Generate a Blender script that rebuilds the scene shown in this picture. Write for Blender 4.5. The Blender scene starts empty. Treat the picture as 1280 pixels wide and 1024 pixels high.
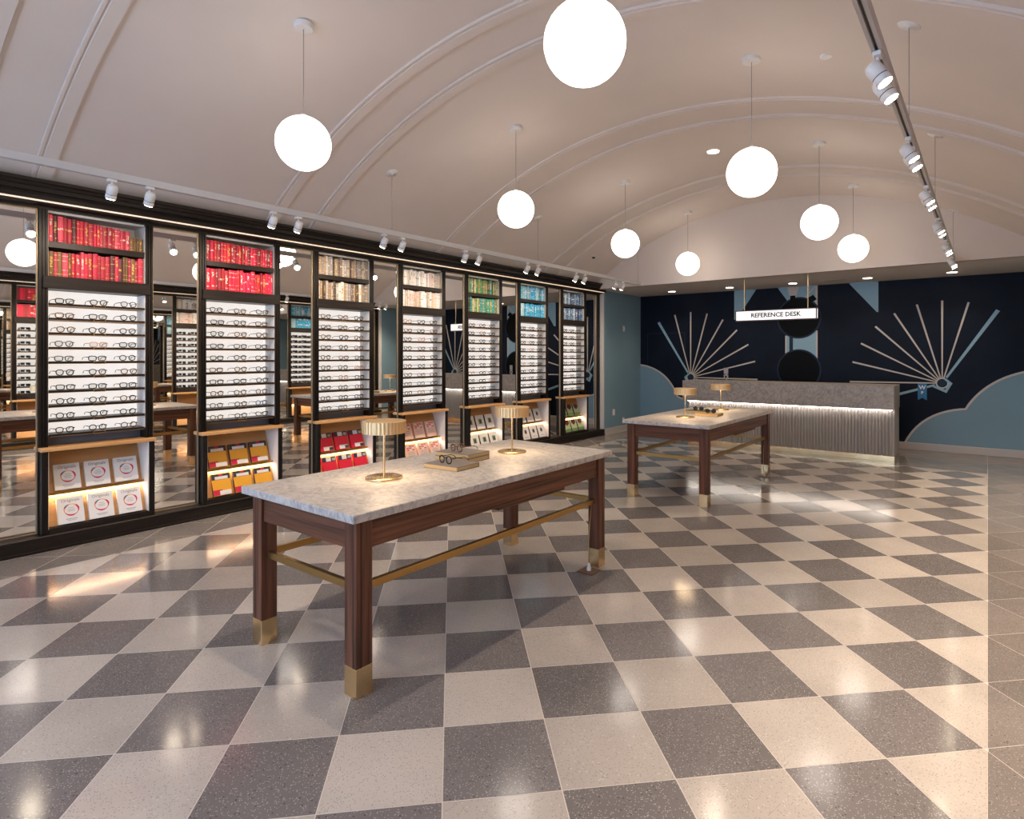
import bpy, math, random
from mathutils import Vector, Matrix
random.seed(11)
S = bpy.context.scene
COL = S.collection
PI = math.pi

# ------------------------------------------------------------------ camera, world, exposure
H = 1.4914
cam = bpy.data.cameras.new('camera')
cam_o = bpy.data.objects.new('camera', cam); COL.objects.link(cam_o)
cam_o.location = (0, 0, H)
cam_o.rotation_euler = (PI/2, 0, math.radians(37.34))
cam.sensor_fit = 'HORIZONTAL'; cam.sensor_width = 36
cam.lens = 746.6/1280*36
cam.shift_x = -(665-640)/1280
cam.shift_y = -(512-444.3)/1280
cam.clip_start = 0.05; cam.clip_end = 200
S.camera = cam_o
S.view_settings.view_transform = 'Standard'
S.view_settings.look = 'None'
S.view_settings.gamma = 1
S.view_settings.use_curve_mapping = False
S.view_settings.exposure = 1.22
W = bpy.data.worlds.new('dusk_sky'); S.world = W; W.use_nodes = True
W.node_tree.nodes['Background'].inputs[0].default_value = (0.46, 0.63, 0.92, 1)
W.node_tree.nodes['Background'].inputs[1].default_value = 2.5

# light levels
SPOT_L_W = 13.5      # left track heads
SPOT_R_W = 30.0      # right track heads
GLOBE = 2.4
DOWN_W = 44.0        # vault downlights
SOFFIT_W = 13.0
WARM = (1.0, 0.82, 0.64)

def add_light(name, kind, loc, energy, color=WARM, parent=None, direction=(0, 0, -1), **kw):
    l = bpy.data.lights.new(name, kind); l.energy = energy; l.color = color
    for k, v in kw.items(): setattr(l, k, v)
    o = bpy.data.objects.new(name, l); COL.objects.link(o)
    o.rotation_mode = 'QUATERNION'
    o.rotation_quaternion = Vector(direction).to_track_quat('-Z', 'Y')
    o.location = loc
    if parent: o.parent = parent
    return o

# ------------------------------------------------------------------ materials
MATS = {}
def mat(name, color=(0.8, 0.8, 0.8), rough=0.5, metal=0.0, spec=0.5, emit=None, estr=0.0, coat=0.0, build=None):
    if name in MATS: return MATS[name]
    m = bpy.data.materials.new(name); m.use_nodes = True
    nt = m.node_tree; b = nt.nodes['Principled BSDF']
    b.inputs['Base Color'].default_value = (*color, 1)
    b.inputs['Roughness'].default_value = rough
    b.inputs['Metallic'].default_value = metal
    b.inputs['Specular IOR Level'].default_value = spec
    b.inputs['Coat Weight'].default_value = coat
    if emit:
        b.inputs['Emission Color'].default_value = (*emit, 1)
        b.inputs['Emission Strength'].default_value = estr
    if build: build(nt, b)
    MATS[name] = m
    return m
def nd(nt, t, **kw):
    n = nt.nodes.new(t)
    for k, v in kw.items(): setattr(n, k, v)
    return n
def ramp(nt, stops, interp='LINEAR'):
    r = nt.nodes.new('ShaderNodeValToRGB'); r.color_ramp.interpolation = interp
    e = r.color_ramp.elements
    while len(e) < len(stops): e.new(0.5)
    for i, (p, c) in enumerate(stops):
        e[i].position = p; e[i].color = (*c, 1)
    return r
def srgb(r, g, b):
    return tuple(((c/255)/12.92 if c/255 < 0.04045 else ((c/255+0.055)/1.055)**2.4) for c in (r, g, b))

def terrazzo(base, chip_a, chip_b, amt):
    def f(nt, b):
        L = nt.links.new
        geo = nd(nt, 'ShaderNodeNewGeometry')
        v1 = nd(nt, 'ShaderNodeTexVoronoi'); v1.inputs['Scale'].default_value = 110
        v2 = nd(nt, 'ShaderNodeTexVoronoi'); v2.inputs['Scale'].default_value = 48
        n1 = nd(nt, 'ShaderNodeTexNoise'); n1.inputs['Scale'].default_value = 2.5; n1.inputs['Detail'].default_value = 3
        for n in (v1, v2, n1): L(geo.outputs['Position'], n.inputs['Vector'])
        r1 = ramp(nt, [(0.0, (1,)*3), (0.20, (1,)*3), (0.27, (0,)*3)])
        r2 = ramp(nt, [(0.0, (1,)*3), (0.13, (1,)*3), (0.18, (0,)*3)])
        L(v1.outputs['Distance'], r1.inputs[0]); L(v2.outputs['Distance'], r2.inputs[0])
        oi = nd(nt, 'ShaderNodeObjectInfo')
        vr = nd(nt, 'ShaderNodeMapRange'); vr.inputs[3].default_value = 0.88; vr.inputs[4].default_value = 1.1
        L(oi.outputs['Random'], vr.inputs[0])
        nr = nd(nt, 'ShaderNodeMapRange'); nr.inputs[1].default_value = 0.3; nr.inputs[2].default_value = 0.7
        nr.inputs[3].default_value = 0.92; nr.inputs[4].default_value = 1.08
        L(n1.outputs[0], nr.inputs[0])
        mm = nd(nt, 'ShaderNodeMath', operation='MULTIPLY'); L(vr.outputs[0], mm.inputs[0]); L(nr.outputs[0], mm.inputs[1])
        vm = nd(nt, 'ShaderNodeVectorMath', operation='SCALE'); vm.inputs[0].default_value = base; L(mm.outputs[0], vm.inputs['Scale'])
        m1 = nd(nt, 'ShaderNodeMix', data_type='RGBA'); m1.inputs['B'].default_value = (*chip_a, 1)
        f1 = nd(nt, 'ShaderNodeMath', operation='MULTIPLY'); f1.inputs[1].default_value = amt
        L(r1.outputs[0], f1.inputs[0]); L(f1.outputs[0], m1.inputs['Factor']); L(vm.outputs[0], m1.inputs['A'])
        m2 = nd(nt, 'ShaderNodeMix', data_type='RGBA'); m2.inputs['B'].default_value = (*chip_b, 1)
        f2 = nd(nt, 'ShaderNodeMath', operation='MULTIPLY'); f2.inputs[1].default_value = amt
        L(r2.outputs[0], f2.inputs[0]); L(f2.outputs[0], m2.inputs['Factor']); L(m1.outputs['Result'], m2.inputs['A'])
        L(m2.outputs['Result'], b.inputs['Base Color'])
        n3 = nd(nt, 'ShaderNodeTexNoise'); n3.inputs['Scale'].default_value = 9; L(geo.outputs['Position'], n3.inputs['Vector'])
        rr = nd(nt, 'ShaderNodeMapRange'); rr.inputs[3].default_value = 0.09; rr.inputs[4].default_value = 0.17
        L(n3.outputs[0], rr.inputs[0]); L(rr.outputs[0], b.inputs['Roughness'])
    return f
M_light = mat('terrazzo_light', spec=0.5, build=terrazzo((0.52, 0.465, 0.415), (0.24, 0.21, 0.19), (0.66, 0.60, 0.55), 0.7))
M_dark = mat('terrazzo_dark', spec=0.5, build=terrazzo((0.188, 0.170, 0.165), (0.50, 0.46, 0.44), (0.05, 0.045, 0.045), 0.75))
M_edge = mat('terrazzo_border', spec=0.5, build=terrazzo((0.215, 0.19, 0.175), (0.46, 0.42, 0.39), (0.08, 0.07, 0.07), 0.7))
M_grout = mat('grout', (0.62, 0.56, 0.50), 0.4)

def noisecol(c1, c2, scale, stretch=(1, 1, 1), detail=5, lo=0.35, hi=0.65, bump=0.0):
    def f(nt, b):
        L = nt.links.new
        tc = nd(nt, 'ShaderNodeTexCoord'); mp = nd(nt, 'ShaderNodeMapping'); mp.inputs['Scale'].default_value = stretch
        L(tc.outputs['Object'], mp.inputs[0])
        n = nd(nt, 'ShaderNodeTexNoise'); n.inputs['Scale'].default_value = scale; n.inputs['Detail'].default_value = detail
        L(mp.outputs[0], n.inputs['Vector'])
        r = ramp(nt, [(lo, c1), (hi, c2)]); L(n.outputs[0], r.inputs[0]); L(r.outputs[0], b.inputs['Base Color'])
        if bump:
            bp = nd(nt, 'ShaderNodeBump'); bp.inputs['Strength'].default_value = bump; bp.inputs['Distance'].default_value = 0.004
            L(n.outputs[0], bp.inputs['Height']); L(bp.outputs[0], b.inputs['Normal'])
    return f
def marble(base, vein):
    def f(nt, b):
        L = nt.links.new
        geo = nd(nt, 'ShaderNodeNewGeometry')
        n0 = nd(nt, 'ShaderNodeTexNoise'); n0.inputs['Scale'].default_value = 6.0; n0.inputs['Detail'].default_value = 6; n0.inputs['Distortion'].default_value = 1.6
        n1 = nd(nt, 'ShaderNodeTexNoise'); n1.inputs['Scale'].default_value = 38; n1.inputs['Detail'].default_value = 8; n1.inputs['Distortion'].default_value = 0.8
        L(geo.outputs['Position'], n0.inputs['Vector']); L(geo.outputs['Position'], n1.inputs['Vector'])
        r0 = ramp(nt, [(0.44, (0, 0, 0)), (0.5, (1, 1, 1)), (0.56, (0, 0, 0))]); L(n0.outputs[0], r0.inputs[0])
        r1 = ramp(nt, [(0.38, (0, 0, 0)), (0.66, (1, 1, 1))]); L(n1.outputs[0], r1.inputs[0])
        a = nd(nt, 'ShaderNodeMath', operation='MULTIPLY_ADD'); a.inputs[1].default_value = 0.45
        s = nd(nt, 'ShaderNodeMath', operation='MULTIPLY'); s.inputs[1].default_value = 0.5
        L(r1.outputs[0], s.inputs[0]); L(r0.outputs[0], a.inputs[0]); L(s.outputs[0], a.inputs[2])
        m = nd(nt, 'ShaderNodeMix', data_type='RGBA'); m.inputs['A'].default_value = (*base, 1); m.inputs['B'].default_value = (*vein, 1)
        L(a.outputs[0], m.inputs['Factor']); L(m.outputs['Result'], b.inputs['Base Color'])
    return f
M_marble = mat('carrara_marble', rough=0.40, build=marble((0.56, 0.52, 0.485), (0.26, 0.245, 0.24)))
M_marble_desk = mat('grey_marble', rough=0.4, build=marble((0.41, 0.365, 0.325), (0.19, 0.17, 0.155)))
M_walnut = mat('walnut', rough=0.40, spec=0.3, build=noisecol((0.050, 0.018, 0.010), (0.19, 0.075, 0.040), 30, (1.2, 1.2, 0.06), 6, 0.3, 0.7))
M_walnut_y = mat('walnut_rail', rough=0.40, spec=0.3, build=noisecol((0.052, 0.019, 0.010), (0.20, 0.079, 0.042), 30, (1.2, 0.05, 1.6), 6, 0.3, 0.7))
M_walnut_x = mat('walnut_end_rail', rough=0.40, spec=0.3, build=noisecol((0.052, 0.019, 0.010), (0.20, 0.079, 0.042), 30, (0.05, 1.2, 1.6), 6, 0.3, 0.7))
M_brass = mat('brass', (0.70, 0.47, 0.20), 0.26, 1.0, build=noisecol((0.72, 0.50, 0.25), (0.84, 0.62, 0.34), 6, (1, 1, 1), 2))
M_shade = mat('satin_brass', (0.80, 0.56, 0.29), 0.48, 0.9)
M_brass_d = mat('brass_dark', (0.44, 0.28, 0.10), 0.35, 1.0)
M_bronze = mat('bronze_edge', (0.34, 0.25, 0.15), 0.45, 0.85)
M_black = mat('black_stained_oak', rough=0.42, spec=0.22, build=noisecol((0.006, 0.0045, 0.0038), (0.020, 0.0145, 0.0115), 14, (1, 1, 0.12), 5, 0.3, 0.7, 0.15))
M_blackh = mat('black_stained_oak_rail', rough=0.40, spec=0.22, build=noisecol((0.007, 0.005, 0.004), (0.026, 0.0185, 0.0145), 14, (1, 0.1, 1.2), 5, 0.3, 0.7, 0.15))
M_tan = mat('brown_veneer', (0.26, 0.145, 0.065), 0.5)
M_oak = mat('pale_oak', rough=0.45, build=noisecol((0.50, 0.25, 0.085), (0.64, 0.35, 0.14), 8, (1, 0.2, 1.4), 4))
M_mirror = mat('mirror_silver', (0.80, 0.79, 0.76), 0.01, 1.0, build=noisecol((0.88, 0.875, 0.85), (0.90, 0.895, 0.87), 1, (1, 1, 1), 1))
M_grey = mat('grey_lining', (0.56, 0.54, 0.50), 0.5)
M_white = mat('white_lining', (0.82, 0.79, 0.75), 0.5)
M_panel = mat('glowing_white_panel', (0.80, 0.77, 0.74), 0.5, emit=(1.0, 0.93, 0.87), estr=0.34)  # plain white panel; emission stands in for LED light from the shelves
M_led = mat('led_strip', (1, 1, 1), 0.5, emit=(1.0, 0.88, 0.70), estr=16.0)
M_led_line = mat('led_line', (1, 1, 1), 0.5, emit=(1.0, 0.70, 0.44), estr=0.36)
M_slate = mat('slate_blue_panel', (0.10, 0.125, 0.16), 0.3)
M_plaster = mat('ceiling_plaster', (0.66, 0.62, 0.59), 0.85, build=noisecol((0.655, 0.575, 0.52), (0.685, 0.605, 0.545), 1.3, (1, 1, 1), 3))
M_trimw = mat('white_trim_paint', (0.66, 0.62, 0.59), 0.5)
M_soffit = mat('soffit_paint', (0.62, 0.56, 0.51), 0.8)
M_navy = mat('navy_mural_paint', rough=0.5, spec=0.14, build=noisecol((0.0045, 0.0078, 0.0175), (0.0062, 0.0105, 0.0225), 3, (1, 1, 1), 3))
M_navy2 = mat('navy_light_paint', (0.012, 0.026, 0.052), 0.45, spec=0.2)
M_blackp = mat('black_mural_paint', (0.0012, 0.0012, 0.0015), 0.5, spec=0.12)
M_blue = mat('teal_blue_paint', rough=0.6, build=noisecol((0.185, 0.300, 0.365), (0.20, 0.32, 0.388), 1.2, (1, 1, 1), 2))
M_sky = mat('sky_blue_paint', (0.25, 0.42, 0.53), 0.5)
M_cream = mat('cream_paint', (0.56, 0.51, 0.47), 0.5)
M_base = mat('baseboard_paint', (0.52, 0.47, 0.44), 0.5)
M_globe = mat('opal_globe', (0.9, 0.9, 0.9), 0.3, emit=(1.0, 0.90, 0.80), estr=GLOBE)
M_metalw = mat('white_powder_coat', (0.72, 0.70, 0.68), 0.4)
M_track = mat('track_paint', (0.50, 0.49, 0.485), 0.45)
M_cord = mat('pale_cord', (0.34, 0.30, 0.27), 0.6)
M_lens = mat('lamp_lens', (1, 1, 1), 0.3, emit=(1.0, 0.84, 0.62), estr=30.0)
M_down = mat('downlight_lens', (1, 1, 1), 0.3, emit=(1.0, 0.86, 0.70), estr=6.0)
M_downv = mat('vault_downlight_lens', (1, 1, 1), 0.3, emit=(1.0, 0.86, 0.66), estr=22.0)
M_steel = mat('fluted_paint', (0.33, 0.305, 0.285), 0.45)
M_deskled = mat('desk_led', (1, 1, 1), 0.5, emit=(1.0, 0.90, 0.80), estr=12.0)
M_sign = mat('sign_face', (0.9, 0.9, 0.9), 0.4, emit=(1, 0.96, 0.93), estr=0.36)
M_ink = mat('black_ink', (0.01, 0.01, 0.012), 0.5)
M_inkg = mat('grey_ink', (0.30, 0.27, 0.25), 0.6)
M_cover = mat('grey_cloth_cover', (0.20, 0.175, 0.16), 0.7)
M_pages = mat('gilt_pages', (0.60, 0.40, 0.17), 0.6)
M_paper = mat('white_cover', (0.80, 0.77, 0.74), 0.5)
M_device = mat('grey_plastic', (0.42, 0.40, 0.39), 0.4)
M_rib = mat('ribbon_blue', (0.02, 0.17, 0.36), 0.5)
M_redw = mat('floor_box_wood', (0.16, 0.065, 0.03), 0.4)
M_dark = M_dark
M_slot = mat('track_slot', (0.10, 0.085, 0.07), 0.6)
M_hole = mat('dark_gap', (0.01, 0.009, 0.008), 0.8)
def glassy(nt, b):
    L = nt.links.new
    tr = nd(nt, 'ShaderNodeBsdfTransparent'); gl = nd(nt, 'ShaderNodeBsdfGlossy'); gl.inputs['Roughness'].default_value = 0.02
    mx = nd(nt, 'ShaderNodeMixShader'); mx.inputs[0].default_value = 0.05
    tr.inputs[0].default_value = (0.93, 0.93, 0.92, 1)
    L(tr.outputs[0], mx.inputs[1]); L(gl.outputs[0], mx.inputs[2]); L(mx.outputs[0], nt.nodes['Material Output'].inputs[0])
M_lensg = mat('demo_lens_glass', build=glassy)

# ------------------------------------------------------------------ mesh builder
class MB:
    def __init__(s): s.v = []; s.f = []; s.m = []; s.sm = []
    def add(s, vs, fs, mi=0, smooth=False):
        o = len(s.v); s.v += [tuple(p) for p in vs]
        for f in fs: s.f.append([o+i for i in f]); s.m.append(mi); s.sm.append(smooth)
    def box(s, a, b, mi=0):
        x0, y0, z0 = a; x1, y1, z1 = b
        s.add([(x0,y0,z0),(x1,y0,z0),(x1,y1,z0),(x0,y1,z0),(x0,y0,z1),(x1,y0,z1),(x1,y1,z1),(x0,y1,z1)],
              [(3,2,1,0),(4,5,6,7),(0,1,5,4),(1,2,6,5),(2,3,7,6),(3,0,4,7)], mi)
    def cbox(s, a, b, c=0.004, mi=0):      # box with chamfered edges
        x0, y0, z0 = a; x1, y1, z1 = b
        vs = []; idx = {}
        for ix, X in enumerate((x0, x1)):
            for iy, Y in enumerate((y0, y1)):
                for iz, Z in enumerate((z0, z1)):
                    sx, sy, sz = (1-2*ix)*c, (1-2*iy)*c, (1-2*iz)*c
                    for k, p in enumerate(((X, Y+sy, Z+sz), (X+sx, Y, Z+sz), (X+sx, Y+sy, Z))):
                        idx[(ix,iy,iz,k)] = len(vs); vs.append(p)
        fs = []
        for i in (0, 1):
            q = lambda k, l: [idx[(*t, k)] for t in l]
            fs.append(q(0, [(i,0,0),(i,1,0),(i,1,1),(i,0,1)][::1 if i else -1]))
            fs.append(q(1, [(0,i,0),(1,i,0),(1,i,1),(0,i,1)][::-1 if i else 1]))
            fs.append(q(2, [(0,0,i),(1,0,i),(1,1,i),(0,1,i)][::1 if i else -1]))
        for i in (0, 1):
            for j in (0, 1):
                fs.append([idx[(i,j,0,0)], idx[(i,j,1,0)], idx[(i,j,1,1)], idx[(i,j,0,1)]])
                fs.append([idx[(i,0,j,0)], idx[(i,1,j,0)], idx[(i,1,j,2)], idx[(i,0,j,2)]])
                fs.append([idx[(0,i,j,1)], idx[(1,i,j,1)], idx[(1,i,j,2)], idx[(0,i,j,2)]])
                for k in (0, 1): fs.append([idx[(i,j,k,0)], idx[(i,j,k,1)], idx[(i,j,k,2)]])
        s.add(vs, fs, mi)
    def prism(s, poly, axis, a, b, mi=0, smooth=False):
        # poly: 2D points in the other two axes (order x,y,z minus axis), extruded a..b
        def P(p, t):
            q = list(p); q.insert(axis, t); return tuple(q)
        n = len(poly)
        s.add([P(p, a) for p in poly]+[P(p, b) for p in poly], [], mi)
        o = len(s.v)-2*n
        s.f.append([o+i for i in range(n)][::-1]); s.m.append(mi); s.sm.append(False)
        s.f.append([o+n+i for i in range(n)]); s.m.append(mi); s.sm.append(False)
        for i in range(n):
            j = (i+1) % n
            s.f.append([o+i, o+j, o+n+j, o+n+i]); s.m.append(mi); s.sm.append(smooth)
    def tube(s, path, r, n=6, mi=0, closed=False):
        path = [Vector(p) for p in path]; k = len(path)
        rings = []
        for i, p in enumerate(path):
            if closed: t = path[(i+1) % k]-path[i-1]
            else: t = path[min(i+1, k-1)]-path[max(i-1, 0)]
            t.normalize()
            up = Vector((0, 0, 1)) if abs(t.z) < 0.95 else Vector((1, 0, 0))
            u = t.cross(up).normalized(); w = u.cross(t)
            rr = r[i] if isinstance(r, (list, tuple)) else r
            rings.append([p+(u*math.cos(2*PI*j/n)+w*math.sin(2*PI*j/n))*rr for j in range(n)])
        vs = [q for ring in rings for q in ring]; fs = []
        for i in range(k if closed else k-1):
            i2 = (i+1) % k
            for j in range(n):
                j2 = (j+1) % n
                fs.append([i*n+j, i*n+j2, i2*n+j2, i2*n+j])
        if not closed:
            fs.append(list(range(n))[::-1]); fs.append([(k-1)*n+j for j in range(n)])
        s.add(vs, fs, mi, True)
    def lathe(s, prof, n=24, mi=0, c=(0, 0, 0), smooth=True, flute=0.0):
        vs = []
        for (r, z) in prof:
            for j in range(n):
                a = 2*PI*j/n; rr = r*(1-(flute if j % 2 else 0))
                vs.append((c[0]+rr*math.cos(a), c[1]+rr*math.sin(a), c[2]+z))
        fs = []
        for i in range(len(prof)-1):
            for j in range(n):
                j2 = (j+1) % n
                fs.append([i*n+j, i*n+j2, (i+1)*n+j2, (i+1)*n+j])
        s.add(vs, fs, mi, smooth)
        k = len(prof)
        if prof[0][0] > 1e-6: s.add([vs[j] for j in range(n)], [list(range(n))[::-1]], mi)
        if prof[-1][0] > 1e-6: s.add([vs[(k-1)*n+j] for j in range(n)], [list(range(n))], mi)
    def sphere(s, r, c=(0, 0, 0), n=24, m=14, mi=0):
        prof = [(max(1e-5, r*math.sin(PI*i/m)), -r*math.cos(PI*i/m)) for i in range(m+1)]
        s.lathe(prof, n, mi, c)
    def mesh(s, name, mats):
        me = bpy.data.meshes.new(name)
        me.from_pydata(s.v, [], s.f)
        for m in (mats if isinstance(mats, (list, tuple)) else [mats]): me.materials.append(m)
        me.polygons.foreach_set('material_index', s.m)
        me.polygons.foreach_set('use_smooth', s.sm)
        me.update(); return me
    def obj(s, name, mats, parent=None, loc=(0, 0, 0), rot=(0, 0, 0)):
        return link(name, s.mesh(name, mats), parent, loc, rot)
def link(name, data, parent=None, loc=(0, 0, 0), rot=(0, 0, 0)):
    o = bpy.data.objects.new(name, data); COL.objects.link(o)
    o.location = loc; o.rotation_euler = rot
    if parent: o.parent = parent
    return o
def tag(o, label=None, cat=None, group=None, kind=None):
    if label: o['label'] = label
    if cat: o['category'] = cat
    if group: o['group'] = group
    if kind: o['kind'] = kind
    return o
def thing(name, label, cat, loc=(0, 0, 0), rotz=0, group=None):
    o = bpy.data.objects.new(name, None); COL.objects.link(o)
    o.location = loc; o.rotation_euler = (0, 0, rotz); o.empty_display_size = 0.1
    return tag(o, label, cat, group)
def kids(o): return [c for c in o.children]
def dup(o, parent=None):
    c = o.copy(); COL.objects.link(c)
    if parent is not None: c.parent = parent
    for ch in kids(o): dup(ch, c)
    return c
def one_box(name, a, b, m, parent=None, c=0.0):
    k = MB(); (k.cbox(a, b, c) if c else k.box(a, b)); return k.obj(name, m, parent)
def text(name, body, size, m, parent, loc, rot, align='CENTER', ext=0.0008, bold=0.0):
    cu = bpy.data.curves.new(name, 'FONT'); cu.body = body; cu.size = size; cu.align_x = align; cu.align_y = 'CENTER'
    cu.extrude = ext; cu.offset = bold; cu.resolution_u = 2; cu.materials.append(m)
    o = link('lettering_curve', cu)
    bpy.context.view_layer.update()
    me = bpy.data.meshes.new_from_object(o.evaluated_get(bpy.context.evaluated_depsgraph_get()))
    bpy.data.objects.remove(o); bpy.data.curves.remove(cu)
    me.materials.clear(); me.materials.append(m)
    return link(name, me, parent, loc, rot)
ORD = ['first', 'second', 'third', 'fourth', 'fifth', 'sixth', 'seventh', 'eighth', 'ninth', 'tenth', 'eleventh', 'twelfth', 'thirteenth',
       'fourteenth', 'fifteenth', 'sixteenth', 'seventeenth', 'eighteenth', 'nineteenth', 'twentieth', 'twenty-first', 'twenty-second',
       'twenty-third', 'twenty-fourth', 'twenty-fifth', 'twenty-sixth', 'twenty-seventh', 'twenty-eighth', 'twenty-ninth', 'thirtieth']

# ------------------------------------------------------------------ room dimensions
XL, XR = -5.70, 0.58          # side walls
YF, YB = -2.6, 11.17          # shop front, mural wall
YK = 9.40                     # bulkhead
ZS = 2.70                     # soffit
XC, RV, ZV = -2.58, 5.15, 3.85
def vz(x): return ZV-RV+math.sqrt(RV*RV-(x-XC)**2)

# ------------------------------------------------------------------ floor and tiles
HD = 0.28735                  # half the diagonal of a 16 inch tile
TX0, TY0 = -0.0103, 2.840
CX0, CX1, CY0, CY1 = TX0-18*HD-0.03, TX0+0.010, TY0-16*HD, TY0+23*HD
floor = one_box('floor', (XL-0.5, YF-0.2, -0.12), (XR+0.6, YB+0.2, -0.0005), M_grout); tag(floor, kind='structure')
def clip(poly, axis, val, keep_less):
    out = []
    for i in range(len(poly)):
        p, q = poly[i], poly[(i+1) % len(poly)]
        ip = (p[axis] <= val) == keep_less or p[axis] == val; iq = (q[axis] <= val) == keep_less or q[axis] == val
        if ip: out.append(p)
        if ip != iq:
            t = (val-p[axis])/(q[axis]-p[axis]); r = [p[0]+t*(q[0]-p[0]), p[1]+t*(q[1]-p[1])]; r[axis] = val; out.append(tuple(r))
    return out
def area(p): return abs(sum(p[i][0]*p[(i+1) % len(p)][1]-p[(i+1) % len(p)][0]*p[i][1] for i in range(len(p))))/2 if len(p) > 2 else 0
ca, sa = math.cos(math.radians(37.34)), math.sin(math.radians(37.34))
def pix(x, y, z):
    d = -x*sa+y*ca
    if d < 0.3: return None
    return 665+746.6*(x*ca+y*sa)/d, 444.3-746.6*(z-H)/d
pieces = []
for i in range(-16, 40):
    for j in range(-26, 42):
        P = lambda a, b: (TX0-(a+b)*HD, TY0+(b-a)*HD)
        sq = [P(i, j), P(i, j+1), P(i+1, j+1), P(i+1, j)]
        c = P(i+0.5, j+0.5)
        if not (XL-0.3 < c[0] < XR+0.3 and YF-0.3 < c[1] < YB+0.3): continue
        for ax, v, k in ((0, XL+0.03, False), (0, XR-0.02, True), (1, YF, False), (1, YB, True)): sq = clip(sq, ax, v, k)
        if area(sq) < 1e-3: continue
        rest = sq; outs = []
        for ax, v, k in ((0, CX0, True), (0, CX1, False), (1, CY0, True), (1, CY1, False)):
            o_ = clip(rest, ax, v, k)
            if area(o_) > 6e-4: outs.append(o_)
            rest = clip(rest, ax, v, not k)
        if area(rest) > 6e-4: pieces.append((rest, 'd' if (i+j) % 2 == 0 else 'l'))
        for o_ in outs: pieces.append((o_, 'e'))
def seen_area(p):
    q = [pix(x, y, 0) for x, y in p]
    if any(t is None for t in q): return 0
    q = [(min(1280, max(0, a)), min(1024, max(0, b))) for a, b in q]
    return area(q)
pieces.sort(key=lambda t: -seen_area(t[0]))
TM = {'d': M_dark, 'l': M_light, 'e': M_edge}
full = {}
rest_mb = MB()
def tile_poly(mb, p, c, mi=0):
    n = len(p)
    g = 0.0019
    q = []
    for x, y in p:
        dx, dy = x-c[0], y-c[1]; L = math.hypot(dx, dy) or 1
        q.append((dx*(1-g*1.5/L), dy*(1-g*1.5/L)))
    # keep a consistent winding
    A = sum(q[i][0]*q[(i+1) % n][1]-q[(i+1) % n][0]*q[i][1] for i in range(n))
    if A < 0: q = q[::-1]
    mb.prism(q, 2, -0.006, 0.0, mi)
for k, (p, t) in enumerate(pieces):
    c = (sum(a[0] for a in p)/len(p), sum(a[1] for a in p)/len(p))
    if k < 300 and seen_area(p) > 0:
        if len(p) == 4 and abs(area(p)-2*HD*HD) < 1e-6:
            if t not in full:
                mb = MB(); tile_poly(mb, p, c); full[t] = mb.mesh('tile', TM[t])
            link('tile', full[t], floor, (c[0], c[1], 0))
        else:
            mb = MB(); tile_poly(mb, p, c); mb.obj('tile', TM[t], floor, (c[0], c[1], 0))
    else:
        tmp = MB(); tile_poly(tmp, p, c)
        rest_mb.add([(x+c[0], y+c[1], z) for x, y, z in tmp.v], tmp.f, 'dle'.index(t))
tag(rest_mb.obj('tile_field', [M_dark, M_light, M_edge], floor), kind='stuff')

# ------------------------------------------------------------------ walls and ceiling
def struct(o): o['kind'] = 'structure'; return o
wl = MB()
wl.box((XL-0.55, YF-0.2, -0.1), (XL-0.40, YB+0.2, 3.1))
wl.box((XL-0.40, 9.70, -0.1), (XL, YB+0.2, ZS), 1)           # blue return wall past the shelving
wl.box((XL-0.40, 9.665, -0.1), (XL, 9.70, ZS+0.1), 2)         # pale wall end
wl.box((XL-0.40, YF-0.2, -0.1), (XL, 0.60, 2.795), 0)
struct(wl.obj('wall_left', [M_plaster, M_blue, M_trimw]))
wr = MB()
wr.box((XR+0.40, YF-0.2, -0.1), (XR+0.55, YB+0.2, 3.1))
wr.box((XR, 9.70, -0.1), (XR+0.40, YB+0.2, ZS), 1)
wr.box((XR, 9.665, -0.1), (XR+0.40, 9.70, ZS+0.1), 2)
wr.box((XR, YF-0.2, -0.1), (XR+0.40, 0.60, 2.795), 0)
struct(wr.obj('wall_right', [M_plaster, M_blue, M_trimw]))
wb = struct(one_box('wall_back', (XL-0.5, YB, -0.1), (XR+0.5, YB+0.15, 2.85), M_navy))
# shop front behind the camera: piers, sill and lintel round wide shop windows
wf = MB()
wf.box((XL-0.5, YF-0.2, -0.1), (XL+0.5, YF, 4.0)); wf.box((XR-0.4, YF-0.2, -0.1), (XR+0.5, YF, 4.0))
wf.box((XL+0.5, YF-0.2, 2.75), (XR-0.4, YF, 4.0)); wf.box((XL+0.5, YF-0.2, -0.1), (XR-0.4, YF, 0.35))
for x in (-3.9, -2.6, -1.3): wf.box((x-0.05, YF-0.15, 0.35), (x+0.05, YF-0.02, 2.75))
struct(wf.obj('wall_front', M_plaster))
# vault
cv = MB()
N = 72; x0, x1 = XL-0.06, XR-0.02+0.06
xs = [x0+(x1-x0)*i/N for i in range(N+1)]
inner = [(x, YF, vz(x)) for x in xs]+[(x, YK, vz(x)) for x in xs]
cv.add(inner, [[i, i+1, N+2+i, N+1+i] for i in range(N)], 0, True)
outer = [(x, YF, vz(x)+0.12) for x in xs]+[(x, YK, vz(x)+0.12) for x in xs]
cv.add(outer, [[i, N+1+i, N+2+i, i+1] for i in range(N)], 0, True)
# end wall over the bulkhead
tp = [(x, vz(x)+0.1) for x in xs]
cv.prism([(x0, ZS), *tp, (x1, ZS)], 1, YK, YK+0.08)
cv.box((XL-0.42, YK-0.0, ZS), (x0+0.02, YK+0.08, 2.85)); cv.box((x1-0.02, YK, ZS), (XR+0.42, YK+0.08, 2.85))
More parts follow.
